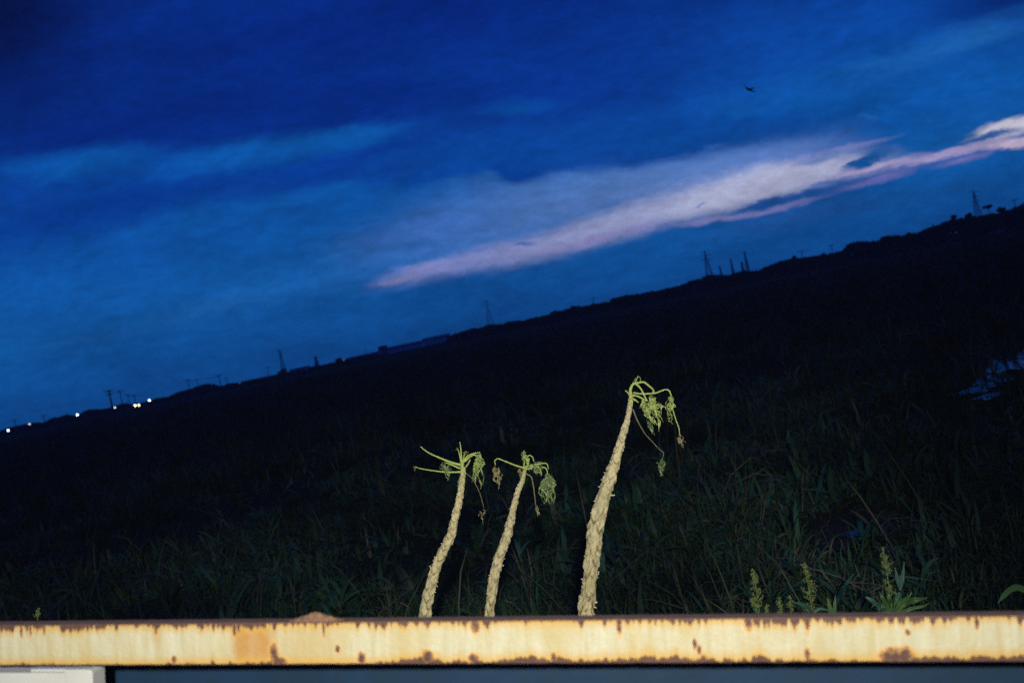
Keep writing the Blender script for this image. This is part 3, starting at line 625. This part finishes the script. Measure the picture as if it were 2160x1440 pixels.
# rail material: cream paint, rust creeping from the edges, yellow stains
m_rail = bpy.data.materials.new('rusty_cream_paint'); m_rail.use_nodes = True
nt = m_rail.node_tree; N = nt.nodes; L = nt.links; bs = N['Principled BSDF']
tcn = N.new('ShaderNodeTexCoord').outputs['Object']; sx = N.new('ShaderNodeSeparateXYZ'); L.new(tcn, sx.inputs[0])
X, Y, Z = sx.outputs
def NZ(scl, scale=1, detail=3, rough=.5, off=0.):
    mp = N.new('ShaderNodeMapping'); mp.inputs['Scale'].default_value = scl; mp.inputs['Location'].default_value = (off, off, off); L.new(tcn, mp.inputs[0])
    n = N.new('ShaderNodeTexNoise'); n.inputs['Scale'].default_value = scale; n.inputs['Detail'].default_value = detail; n.inputs['Roughness'].default_value = rough
    L.new(mp.outputs[0], n.inputs['Vector']); return n.outputs['Fac']
def SS(vv, a, b, t1=1.0):
    r = N.new('ShaderNodeMapRange'); r.interpolation_type = 'SMOOTHSTEP'; r.inputs['From Min'].default_value = a; r.inputs['From Max'].default_value = b; r.inputs['To Max'].default_value = t1
    L.new(vv, r.inputs[0]); return r.outputs[0]
def MX(fac, A, B):
    x = N.new('ShaderNodeMix'); x.data_type = 'RGBA'; L.new(fac, x.inputs['Factor'])
    for s_, c in (('A', A), ('B', B)):
        if isinstance(c, tuple): x.inputs[s_].default_value = c
        else: L.new(c, x.inputs[s_])
    return x.outputs['Result']
dt = M('SUBTRACT', HT/2, Z); db = M('ADD', HT/2, Z)
teeth = NZ((78, 0, 5), 1, 3, .55); teeth2 = NZ((60, 0, 6), 1, 3, .6, 7.7); broad = NZ((5.5, 0, 2), 1, 2, .5, 3.3); broad2 = NZ((4.5, 0, 2), 1, 2, .5, 15.3)
trel = M('MULTIPLY_ADD', M('MAXIMUM', M('SUBTRACT', M('ADD', teeth, M('MULTIPLY', broad, .8)), .84), 0), .085, .0004)
brel = M('MULTIPLY_ADD', M('MAXIMUM', M('SUBTRACT', M('ADD', teeth2, M('MULTIPLY', M('ADD', broad2, SS(X, -.4, .2, .14)), 1.0)), 1.04), 0), .042, .0010)
e1 = M('SUBTRACT', trel, dt); e2 = M('SUBTRACT', brel, db)
streak = NZ((34, 0, 2.5), 1, 6, .7, 4)
cream = MX(SS(streak, .35, .7), (.375, .36, .265, 1), (.30, .265, .15, 1))
cream = MX(SS(NZ((9, 0, 4), 1, 4, .6, 20), .42, .66, .8), cream, (.32, .26, .125, 1))
# stained stretches
XW = M('MULTIPLY_ADD', NZ((30, 0, 14), 1, 3, .6, 31), .05, M('ADD', X, -.025))
def band(px0, px1, soft):
    X = XW; a = SS(X, rx(px0)-soft, rx(px0)+soft); b = SS(X, rx(px1)+soft, rx(px1)-soft); return M('MULTIPLY', a, b)
cream = MX(M('MULTIPLY', band(620, 795, .03), M('MULTIPLY_ADD', streak, .9, .15)), cream, (.31, .235, .10, 1))
cream = MX(M('MULTIPLY', band(541, 630, .016), M('MULTIPLY_ADD', streak, .7, .5)), cream, (.30, .15, .035, 1))
cream = MX(M('MULTIPLY', band(356, 380, .006), SS(db, .03, .09)), cream, (.31, .24, .11, 1))
cream = MX(M('MULTIPLY', band(1755, 1850, .03), .35), cream, (.30, .26, .15, 1))
halo = M('MAXIMUM', SS(e1, -.024, .001), SS(e2, -.030, .001)); cold = MX(M('MULTIPLY', halo, .9), cream, (.36, .215, .04, 1))
halo2 = M('MAXIMUM', SS(e1, -.006, .001), SS(e2, -.006, .001)); cold = MX(M('MULTIPLY', halo2, .9), cold, (.14, .055, .02, 1))
rustc = MX(NZ((30, 30, 30), 1, 5, .6, 2), (.045, .022, .020, 1), (.085, .042, .030, 1))
rust = M('MAXIMUM', SS(e1, -.0040, .0038), SS(e2, -.0040, .0038))
spots = [(632, 1378, 9, 22), (640, 1392, 20, 8), (773, 1366, 5, 8), (824, 1386, 8, 12), (405, 1390, 6, 9), (1910, 1382, 26, 16), (1932, 1380, 18, 16), (1065, 1386, 10, 10), (968, 1382, 12, 14), (1540, 1392, 6, 12),
         (1523, 1356, 4, 10), (1532, 1370, 4, 10), (1940, 1332, 5, 6), (1745, 1378, 5, 12), (1234, 1384, 6, 10), (2072, 1310, 4, 14), (1372, 1312, 5, 24), (1072, 1312, 9, 20), (1748, 1308, 5, 22), (1632, 1306, 8, 20), (545, 1318, 4, 22), (366, 1320, 3, 20), (744, 1316, 3, 24), (50, 1322, 3, 22), (72, 1322, 3, 20), (105, 1322, 3, 16)]
sm = None
nzv = NZ((90, 90, 90), 1, 3, .6, 9)
for (px, py, a_, b_3) in spots:
    tz = HT/2-((py-(1318-21*px/2160))/((1402-8*px/2160)-(1318-21*px/2160)))*HT
    q = M('ADD', M('POWER', M('DIVIDE', M('SUBTRACT', X, rx(px)), a_*KX), 2.0), M('POWER', M('DIVIDE', M('SUBTRACT', Z, tz), b_3*KX), 2.0))
    sm = q if sm is None else M('MINIMUM', sm, q)
smn = M('ADD', sm, M('MULTIPLY_ADD', nzv, 2.6, -1.3))
cold = MX(M('MULTIPLY', SS(smn, 2.4, .9), .8), cold, (.50, .25, .06, 1))
rust = M('MAXIMUM', rust, SS(smn, 1.8, .1))
cold = MX(rust, cold, rustc)
# top and back faces are all rust
gn = N.new('ShaderNodeNewGeometry'); vt = N.new('ShaderNodeVectorTransform'); vt.vector_type = 'NORMAL'; vt.convert_from = 'WORLD'; vt.convert_to = 'OBJECT'
L.new(gn.outputs['True Normal'], vt.inputs[0]); sn = N.new('ShaderNodeSeparateXYZ'); L.new(vt.outputs[0], sn.inputs[0])
cold = MX(SS(M('ABSOLUTE', sn.outputs[2]), .5, .8), cold, MX(NZ((20, 20, 20), 1, 4, .6), (.075, .045, .038, 1), (.12, .08, .06, 1)))
L.new(cold, bs.inputs['Base Color']); bs.inputs['Roughness'].default_value = .6; bs.inputs['Specular IOR Level'].default_value = .25
bp = N.new('ShaderNodeBump'); bp.inputs['Distance'].default_value = .003; bp.inputs['Strength'].default_value = .6; L.new(M('ADD', M('MULTIPLY', rust, -.6), nzv), bp.inputs['Height']); L.new(bp.outputs[0], bs.inputs['Normal'])
# beam: angle section with slightly ragged top edge
xs = np.linspace(rx(-500), rx(2660), 400); V = []; Fc = []
for i, x in enumerate(xs):
    w1_ = mnoise.noise(Vector((x*30, 0, 0)))*.0011; w2_ = mnoise.noise(Vector((x*26, 5, 0)))*.0014; rr = .003
    prof = [(-TH/2, -HT/2+rr+w2_), (-TH/2, HT/2-rr+w1_), (-TH/2+rr*.4, HT/2-rr*.3+w1_), (-TH/2+rr, HT/2+w1_), (TH/2, HT/2+w1_*.5), (TH/2, HT/2-.006), (-TH/2+.007, HT/2-.007), (-TH/2+.007, -HT/2+w2_), (-TH/2+rr, -HT/2+w2_)]
    V += [(x, a_, b_3) for a_, b_3 in prof]; npf = len(prof)
    if i: b0 = (i-1)*npf; Fc += [(b0+k, b0+npf+k, b0+npf+(k+1) % npf, b0+(k+1) % npf) for k in range(npf)]
local_obj('beam', V, Fc, m_rail, gr_, mid, RM)
# steel panel set behind the beam
m_panel = material('blue_grey_panel', (.006, .022, .050, 1), .5, noise=[(5, (.005, .018, .038, 1), .35, .65), (40, (.008, .02, .022, 1), .55, .85)], spec=.2, bump=(30, .3, .003))
mb = MB(); zl = 1.25
def bx(mb_, x0, x1, y0, y1, z0, z1): mb_.box(((x0+x1)/2, (y0+y1)/2, (z0+z1)/2), x1-x0, y1-y0, z1-z0)
bx(mb, rx(-500), rx(2660), TH/2+.20, TH/2+.205, -1.55, HT/2-.10)
local_obj('panel', mb.v, mb.f, m_panel, gr_, mid, RM)
for px in (-320, 980, 2420):
    mb = MB(); bx(mb, rx(px)-.03, rx(px)+.03, TH/2+.21, TH/2+.27, -2.2, HT/2-.16); local_obj('post', mb.v, mb.f, m_rail, gr_, mid, RM)
# brackets tie the beam to the panel
for px in (-320, 980, 2420):
    mb = MB(); bx(mb, rx(px)-.02, rx(px)+.02, TH/2-.02, TH/2+.215, -.046, -.03); local_obj('bracket', mb.v, mb.f, m_rail, gr_, mid, RM)
# little rust-brown heap on top of the rail
m_dirt = material('rusty_dirt', (.17, .095, .05, 1), .95, noise=[(120, (.09, .05, .04, 1), .4, .6), (60, (.24, .14, .06, 1), .55, .75)], bump=(200, .8, .004))
V = []; Fc = []; nu, nv = 60, 16
x0, x1 = rx(655), rx(800)
for i in range(nu):
    t = i/(nu-1); x = x0+(x1-x0)*t
    pk = max(0, 1-abs((t-.47)/.47))**1.25*.0215*(1+.12*mnoise.noise(Vector((t*14, 0, 0))))
    for j in range(nv):
        s_ = j/(nv-1)*2-1; V.append((x, s_*TH*.42+.002, HT/2-.001+pk*max(0, 1-abs(s_)**1.6)*(1+.15*mnoise.noise(Vector((t*22, s_*4, 1))))))
for i in range(nu-1):
    for j in range(nv-1): a_ = i*nv+j; Fc.append((a_, a_+nv, a_+nv+1, a_+1))
o = local_obj('dirt_heap', V, Fc, m_dirt, None, mid, RM, True); tag(o, 'small rust brown peak of dirt heaped on top of the rail', 'dirt')
# white box under the rail at the left
m_white = material('white_paint', (.37, .375, .35, 1), .45, noise=[(9, (.33, .335, .31, 1), .45, .7)], spec=.5)
def rbox(xa, xb, ya, yb, za, zb, r):
    """box with rounded upper right corner"""
    pr = [(xa, za), (xb, za), (xb, zb-r)]+[(xb-r+r*math.cos(a), zb-r+r*math.sin(a)) for a in np.linspace(.2, math.pi/2, 7)]+[(xa, zb)]
    n = len(pr); V_ = [(x, ya, z) for x, z in pr]+[(x, yb, z) for x, z in pr]
    return V_, [tuple(range(n)), tuple(range(2*n-1, n-1, -1))]+[(k, n+k, n+(k+1) % n, (k+1) % n) for k in range(n)]
og = P(0, 1410, 2.47)
wb = empty('white_box', tuple(og-Vector((0, 0, .25))), label='white painted box with a rounded corner under the left end of the rail', cat='box')
kk = 2.47/FPX
V_, F_ = rbox(-.3, 146*kk, 0, .05, -.25, -.010, .002); a = local_obj('body', V_, F_, m_white, wb, og, RM)
V_, F_ = rbox(147*kk, 209*kk, -.004, .055, -.25, -.001, .012); b = local_obj('end_cap', V_, F_, m_white, wb, og, RM)
V_, F_ = rbox(66*kk, 146*kk, .008, .045, -.0099, -.003, .001); local_obj('lid', V_, F_, m_steel, wb, og, RM)
for o in (a, b):
    md = o.modifiers.new('bevel', 'BEVEL'); md.width = .003; md.segments = 3; md.limit_method = 'ANGLE'

# ------------------------------------------------------------------ far treeline
prof = [(-500, 1008), (-200, 945), (0, 908), (18, 902), (46, 895), (74, 891), (92, 891), (107, 882), (120, 881), (141, 874), (157, 876), (174, 869), (185, 863), (213, 863), (228, 860), (259, 851), (296, 852), (311, 848), (333, 838), (352, 837), (370, 829),
    (389, 822), (400, 820), (430, 811), (450, 810), (467, 815), (483, 808), (505, 808), (539, 799), (555, 798), (578, 791), (608, 785), (644, 780), (678, 771), (700, 764), (733, 757), (760, 757), (840, 745), (900, 733), (940, 725), (945, 709), (983, 696), (1014, 689), (1040, 684), (1071, 680),
    (1099, 675), (1127, 669), (1156, 664), (1169, 655), (1191, 653), (1210, 646), (1238, 644), (1265, 638), (1284, 637), (1292, 629), (1321, 622), (1360, 618), (1400, 609), (1437, 601), (1456, 593), (1468, 590), (1492, 580), (1537, 580), (1567, 570),
    (1600, 570), (1618, 561), (1646, 551), (1665, 546), (1685, 546), (1737, 537), (1778, 527), (1787, 516), (1810, 510), (1853, 508), (1862, 499), (1890, 497), (1903, 498), (1917, 492), (1936, 491), (1958, 479), (1982, 473), (1990, 467), (2014, 462), (2056, 456), (2078, 455), (2121, 446), (2149, 436), (2160, 431), (2400, 370), (2700, 310)]
pxs = np.array([p[0] for p in prof]); pys = np.array([p[1] for p in prof])
def tree_depth(x): return np.interp(x, [-500, 400, 1000, 1600, 2160, 2700], [430, 420, 400, 330, 260, 240])
def leaf_quads(C, size, r_):
    n = len(C); a = r_.normal(0, 1, (n, 3)); a /= np.linalg.norm(a, axis=1)[:, None]; b = np.cross(a, r_.normal(0, 1, (n, 3))); b /= np.linalg.norm(b, axis=1)[:, None]
    s_ = size*r_.uniform(.5, 1.3, n)[:, None]
    V = np.stack([C-a*s_-b*s_*.6, C+a*s_-b*s_*.6, C+a*s_+b*s_*.6, C-a*s_+b*s_*.6], 1).reshape(-1, 3)
    return V, np.arange(4*n).reshape(n, 4)
r_ = np.random.default_rng(3); n = 60000
xx = r_.uniform(-500, 2700, n); topy = np.interp(xx, pxs, pys); dd = tree_depth(xx)+r_.uniform(0, 14, n)
top = np.array([P(a_, b_4, c_)[:] for a_, b_4, c_ in zip(xx, topy, dd)])
hh = np.maximum(top[:, 2]*(1+.13*np.array([mnoise.fractal(Vector((q*.22, 0, 0)), 1, 2, 3) for q in top[:, 0]])), .5)
zc = hh*np.sqrt(r_.random(n)); C = np.stack([top[:, 0], top[:, 1], np.maximum(zc-.35, .1)], 1)
V, Fq = leaf_quads(C, .5, r_)
tag(fast_mesh('treeline', V, Fq, m_tree, {}), label='low dark belt of trees and scrub along the horizon', cat='treeline', kind='stuff')
def tree(px, py, wpx, hpx, label, seed, d=None, umb=False, group='trees standing out of the far treeline'):
    d = d or float(tree_depth(px))-6; r_ = np.random.default_rng(seed); k = d/FPX
    top = P(px, py, d); e = empty('tree', (top.x, top.y, 0), label=label, cat='tree', group=group)
    rw = wpx*k/2; rh = hpx*k/2; cen = np.array([top.x, top.y, top.z-rh])
    C = []
    nb = 9
    for j in range(nb):
        dv = r_.normal(0, 1, 3); dv /= np.linalg.norm(dv); bc = cen+dv*np.array([rw*.6, rw*.6, rh*.55]); q = r_.normal(0, 1, (110, 3)); q /= np.linalg.norm(q, axis=1)[:, None]
        C.append(bc+q*np.array([rw*.45, rw*.45, rh*.45])*r_.uniform(.3, 1, 110)[:, None]**.5)
    V, Fq = leaf_quads(np.vstack(C), .16 if not umb else .14, r_)
    o = fast_mesh('crown', V, Fq, m_tree, {}); o.parent = e; o.matrix_parent_inverse = Matrix.Translation(-e.location)
    mb = MB(); mb.tube([(top.x, top.y, -.1), (top.x+.05, top.y, cen[2]*.6), tuple(cen)], [.16, .12, .07], 7)
    for j in range(4):
        a = j*1.6+.4; mb.tube([(top.x, top.y, max(cen[2]-rh, .4)), tuple(cen+np.array([math.cos(a)*rw*.7, math.sin(a)*rw*.7, rh*.2]))], [.07, .03], 5)
    mb.build('trunk', m_wood, e, True)
for a in [(2083, 431, 24, 9, 'flat topped umbrella shaped tree at far right beside the rightmost pylon', 1, None, True), (2041, 448, 16, 13, 'small round tree just left of the rightmost pylon', 2), (2011, 453, 13, 10, 'small round treetop, leftmost of the bumps before the rightmost pylon', 3),
          (2110, 436, 19, 15, 'bushy tree right of the umbrella shaped tree', 4), (594, 777, 24, 16, 'round dark bush right below the slender pylon at left centre', 5), (657, 771, 22, 16, 'round dark bush at the foot of the twin topped pole', 6), (712, 755, 30, 14, 'dark tree just left of the long low dark building', 7),
          (190, 860, 34, 18, 'broad low tree between the two leftmost bright lamps and the pole cluster', 8), (111, 879, 20, 14, 'low tree right of the second pole from the left edge', 9), (140, 873, 20, 12, 'low tree immediately left of the third lamp from the left edge', 10),
          (1674, 539, 9, 8, 'tiny lone treetop left of two thin poles right of centre', 11), (1737, 533, 9, 7, 'tiny lone treetop between the two thin poles right of centre', 12), (1790, 515, 22, 14, 'first dense tree clump at the start of the thicker right hand treeline', 13), (1866, 497, 24, 12, 'rounded tree clump halfway along the thick right hand treeline', 14),
          (1071, 678, 14, 8, 'small treetop right of the pylon near the centre', 15), (1296, 628, 20, 11, 'rounded treetop at the step in the treeline above the tallest papaya', 16), (430, 809, 30, 12, 'dark tree clump between pole pairs on the left horizon', 17), (206, 880, 36, 18, 'dark squat bush standing in the field in front of the left lamps', 18, 190)]:
    tree(*a)

# ------------------------------------------------------------------ poles and pylons
GP = 'utility poles on the horizon'
def pole(px, py, d, w, label, arms=1, lean=0):
    top = P(px, py, d); e = empty('utility_pole', (top.x, top.y, 0), label=label, cat='utility pole', group=GP)
    mb = MB(); mb.tube([(top.x, top.y, -.1), tuple(top)], [w*.65, w*.45], 8); mb.build('shaft', m_pole, e, True)
    for i in range(arms):
        z = top.z-.25-.75*i; mb = MB(); mb.box((top.x, top.y, z), 1.7-.3*i, w*.6, w*.5)
        for sx_ in (-.75, -.3, .3, .75): mb.tube([(top.x+sx_, top.y, z), (top.x+sx_, top.y, z+.25)], [.05, .04], 6)
        mb.build('crossarm', m_steel, e)
for a in [(229, 822, 210, .34, 'thickest utility pole on the left horizon, with stacked crossarms', 2), (252, 823, 230, .2, 'utility pole immediately right of the thickest one', 1), (269, 832, 250, .17, 'short pole in the middle of the left pole cluster', 1), (282, 832, 240, .2, 'pole rising above the warm twin lamps', 1),
          (31, 884, 280, .18, 'leftmost small pole by the left edge', 1), (91, 875, 270, .2, 'second pole from the left edge', 1), (395, 800, 300, .2, 'left pole of the pair left of the centre-left treeline', 1), (415, 799, 320, .18, 'right pole of the pair left of the centre-left treeline', 1),
          (461, 790, 300, .25, 'taller pole in front of the gap in the left treeline', 1), (477, 796, 320, .18, 'shorter pole beside the taller one at the gap in the left treeline', 1), (563, 773, 320, .16, 'thin pole left of the slender pylon at left centre', 1), (770, 733, 330, .16, 'thin pole above the long low dark building', 0),
          (1250, 628, 300, .18, 'small pole on the treeline between the papaya crowns', 1), (1690, 528, 260, .16, 'thin pole right of the group of five masts', 1), (1753, 516, 250, .18, 'thin pole just before the thicker right hand treeline', 1), (2139, 421, 230, .2, 'pole nearest the right edge, on the treetops', 1)]:
    pole(*a)
def pylon(px, py, d, w0, label, arms=3, wtop=.25, th=.12, foot=None):
    top = P(px, py, d); h = top.z; e = empty('pylon', (top.x, top.y, 0), label=label, cat='pylon', group='lattice pylons and masts on the horizon')
    mb = MB(); n = 9
    def cor(t, i): w = w0*(1-t)**1.15/2+wtop/2; return Vector((top.x+(w if i in (0, 3) else -w), top.y+(w if i in (0, 1) else -w), h*t-.1*(t == 0)))
    for i in range(4):
        for k in range(n): mb.bar(cor(k/n, i), cor((k+1)/n, i), th)
        for k in range(n):
            mb.bar(cor(k/n, i), cor((k+1)/n, (i+1) % 4), th*.55); mb.bar(cor(k/n, (i+1) % 4), cor((k+1)/n, i), th*.55); mb.bar(cor((k+1)/n, i), cor((k+1)/n, (i+1) % 4), th*.5)
    mb.build('lattice', m_steel, e)
    for j in range(arms):
        z = h*(.97-.11*j); w = w0*(.55+.12*(j == 1)); mb = MB()
        mb.bar((top.x-w, top.y, z), (top.x+w, top.y, z), th*.6); mb.bar((top.x-w, top.y, z), (top.x, top.y, z+h*.03), th*.5); mb.bar((top.x+w, top.y, z), (top.x, top.y, z+h*.03), th*.5)
        for s_ in (-1, 1): mb.bar((top.x+s_*w, top.y, z), (top.x+s_*w, top.y, z-h*.035), th*.6)
        mb.build('crossarm', m_steel, e)
for a in [(1486, 529, 800, 6.5, 'largest lattice pylon right of centre with splayed legs', 3, .4, .17), (1570, 531, 700, 2.2, 'tall mast at the right end of the group of five', 1, .4, .2), (1541, 547, 640, 1.8, 'medium mast in the middle of the group of five', 1, .35, .18),
          (1518, 561, 640, 1.4, 'faint short mast right of the largest pylon', 1, .4, .18), (1564, 553, 600, 1.6, 'short thick mast beside the tall mast of the group', 1, .5, .24), (1025, 635, 900, 7, 'pale lattice pylon near the centre of the horizon', 2, .4, .15),
          (589, 737, 700, 3.2, 'slender pylon at left centre above a round bush', 3, .3, .12), (665, 752, 560, 2.2, 'twin topped pole with crossarms right of the slender pylon', 2, .5, .2), (2053, 403, 560, 5, 'rightmost pylon above the right hand trees', 3, .3, .12)]:
    pylon(*a)
# power line along the left poles
mb = MB(); pl = [P(229, 824, 210), P(252, 825, 230), P(282, 834, 240), P(395, 802, 300), P(461, 792, 300)]
for q in range(len(pl)-1):
    a_, b_5 = pl[q], pl[q+1]; pts = [a_.lerp(b_5, t)-Vector((0, 0, 1.2*4*t*(1-t)*(b_5-a_).length/80+.1)) for t in np.linspace(0, 1, 9)]; mb.tube(pts, [.03]*9, 4)
tag(mb.build('power_line', m_steel), 'thin power line sagging between the poles on the left horizon', 'cable')

# ------------------------------------------------------------------ street lamps
def lamp(px, py, d, col, st, r, label):
    q = P(px, py, d); e = empty('street_lamp', (q.x+.6, q.y, 0), label=label, cat='street lamp', group='lit street lamps on the horizon')
    mb = MB(); mb.tube([(q.x+.6, q.y, -.1), (q.x+.6, q.y, q.z*.9), (q.x+.45, q.y, q.z+.16), (q.x, q.y, q.z+.2)], [.07, .05, .04, .035], 7); mb.build('post', m_pole, e, True)
    mb = MB(); mb.tube([(q.x, q.y, q.z+.28), (q.x, q.y, q.z+.12)], [.12, .3], 10); mb.build('shade', m_steel, e)
    V = []; Fc = []; nu, nv = 12, 8
    for i in range(nv+1):
        for j in range(nu):
            a = math.pi*i/nv; b = 2*math.pi*j/nu; V.append((q.x+r*math.sin(a)*math.cos(b), q.y+r*math.sin(a)*math.sin(b), q.z-.1+r*math.cos(a)))
    for i in range(nv):
        for j in range(nu): Fc.append((i*nu+j, (i+1)*nu+j, (i+1)*nu+(j+1) % nu, i*nu+(j+1) % nu))
    m = material('lit_bulb', (.8, .8, .8, 1), .5, emis=((*col, 1), st)); mesh_obj('bulb', V, Fc, m, e, True)
WH = (.85, .93, 1); WM = (1, .78, .45)
for a in [(17, 906.5, 230, WH, 6, .2, 'bright white street lamp at the left edge of the picture'), (62, 893, 260, WH, 1.6, .2, 'dim white street lamp, second from the left edge'), (163, 873.5, 230, WH, 6, .2, 'bright white street lamp left of the pole cluster'),
          (242, 858.5, 240, WH, 1.8, .2, 'dim lamp at the foot of the thickest pole'), (285, 854, 225, WM, 6.5, .22, 'bright warm lamp, left one of the touching pair'), (292.5, 853.5, 245, WM, 4, .25, 'duller orange lamp, right one of the touching pair'), (315, 843, 230, WH, 6, .2, 'bright white street lamp right of the warm pair, highest one'),
          (505, 807, 290, WH, .12, .2, 'added faint glow standing in for sky in a gap of the left treeline'), (725, 758, 330, WH, .12, .3, 'added faint glow for the pale spot left of the long dark building')]:  # lamp-shaped glows added for sky gaps and a small white house
    lamp(*a)

# ------------------------------------------------------------------ far buildings
def building(x0, y0, x1, y1, d, dep, wall, label, roof_h=.4, nwin=6):
    a = P(x0, y0, d); b = P(x1, y1, d); h = (a.z+b.z)/2; c = (a+b)/2; wd = abs(b.x-a.x)
    e = empty('building', (c.x, c.y, 0), label=label, cat='building', group='low buildings on the horizon')
    mb = MB(); mb.box((c.x, c.y+dep/2, (h-roof_h)/2-.05), wd, dep, h-roof_h+.1); mb.build('wall', wall, e)
    mb = MB(); z = h-roof_h+.003; ov = .4
    V = [(c.x-wd/2-ov, c.y-ov, z), (c.x+wd/2+ov, c.y-ov, z), (c.x+wd/2+ov, c.y+dep+ov, z), (c.x-wd/2-ov, c.y+dep+ov, z), (c.x-wd/2-ov, c.y+dep/2, z+roof_h), (c.x+wd/2+ov, c.y+dep/2, z+roof_h)]
    mb.add(V, [(0, 1, 5, 4), (2, 3, 4, 5), (0, 4, 3), (1, 2, 5), (0, 3, 2, 1)]); mb.build('roof', m_roof, e)
    for i in range(nwin):
        mb = MB(); mb.box((c.x-wd/2+wd*(i+.5)/nwin, c.y-.02, (h-roof_h)*.72), wd/nwin*.45, .08, .9); mb.build('window', m_glass, e)
building(733, 754, 798, 741, 440, 12, m_wall2, 'long low dark building on the horizon left of the paler ones', .5, 5)
building(797, 736, 889, 718, 560, 16, m_wall1, 'long pale blue-violet building in the middle of the three on the horizon', .8, 8)
building(890, 712, 946, 705, 620, 16, m_wall1, 'faint pale building at the right end of the row of three', .8, 5)
building(797, 731, 812, 728, 558, 8, m_wall2, 'small rooftop block at the left end of the long pale building', .4, 2)
building(610, 779, 645, 772, 470, 10, m_wall1, 'small pale building between two round dark bushes', .5, 3)
building(2104, 463, 2122, 459, 269, 6, m_wall1, 'small pale house half hidden in the trees at far right', .4, 2)

# ------------------------------------------------------------------ bird
d = 30; k = d/FPX; c = P(1580, 189, d); u_ = Rt*k; v_ = Up*k; m_bird = material('dark_feathers', (.012, .012, .015, 1), .8)
bird = empty('bird', tuple(c), label='small dark bird flying alone in the sky at upper right', cat='bird')
mb = MB(); mb.tube([c-u_*7+v_*3, c-u_*4+v_*1.6, c+Fw*.0, c+u_*5-v_*2, c+u_*8-v_*3.4], [.008, .03, .042, .035, .012], 8); mb.build('body', m_bird, bird, True)
for s_, nm in ((1, 'wing'), (-1, 'wing')):
    tip = c+(-u_*12+v_*9 if s_ > 0 else u_*13+v_*3); el = c+(-u_*6+v_*4.5 if s_ > 0 else u_*7+v_*2)
    f = (Fw+Rt*.3).normalized()*.07
    V = [c-f*.8, el-f*.9, tip-f*.1, c+f*.8, el+f*.8, tip+f*.3]; V2 = [q+Vector((0, 0, .008)) for q in V]
    mesh_obj(nm, [tuple(q) for q in V+V2], [(0, 1, 4, 3), (1, 2, 5, 4), (6, 9, 10, 7), (7, 10, 11, 8), (0, 6, 7, 1), (1, 7, 8, 2), (3, 4, 10, 9), (4, 5, 11, 10), (2, 8, 11, 5), (0, 3, 9, 6)], m_bird, bird, True)
mb = MB(); mb.add([c+u_*6-v_*2-Fw*.01, c+u_*6-v_*2+Fw*.02, c+u_*12-v_*6+Fw*.05, c+u_*12-v_*5-Fw*.05, c+u_*8-v_*3+Vector((0, 0, .01))], [(0, 1, 2, 3), (0, 4, 1), (1, 4, 2), (2, 4, 3), (3, 4, 0)]); mb.build('tail', m_bird, bird)

# ------------------------------------------------------------------ evening haze
m_haze = bpy.data.materials.new('haze'); m_haze.use_nodes = True; t = m_haze.node_tree; t.nodes.remove(t.nodes['Principled BSDF'])
pv = t.nodes.new('ShaderNodeVolumePrincipled'); pv.inputs['Color'].default_value = (.8, .88, 1, 1); pv.inputs['Density'].default_value = .0003
t.links.new(pv.outputs[0], t.nodes['Material Output'].inputs['Volume'])
mb = MB(); mb.box((0, 0, 27.5), 2620, 2620, 57.5); hz = mb.build('haze', m_haze)
tag(hz, label='thin evening haze over the field', cat='haze', kind='stuff')
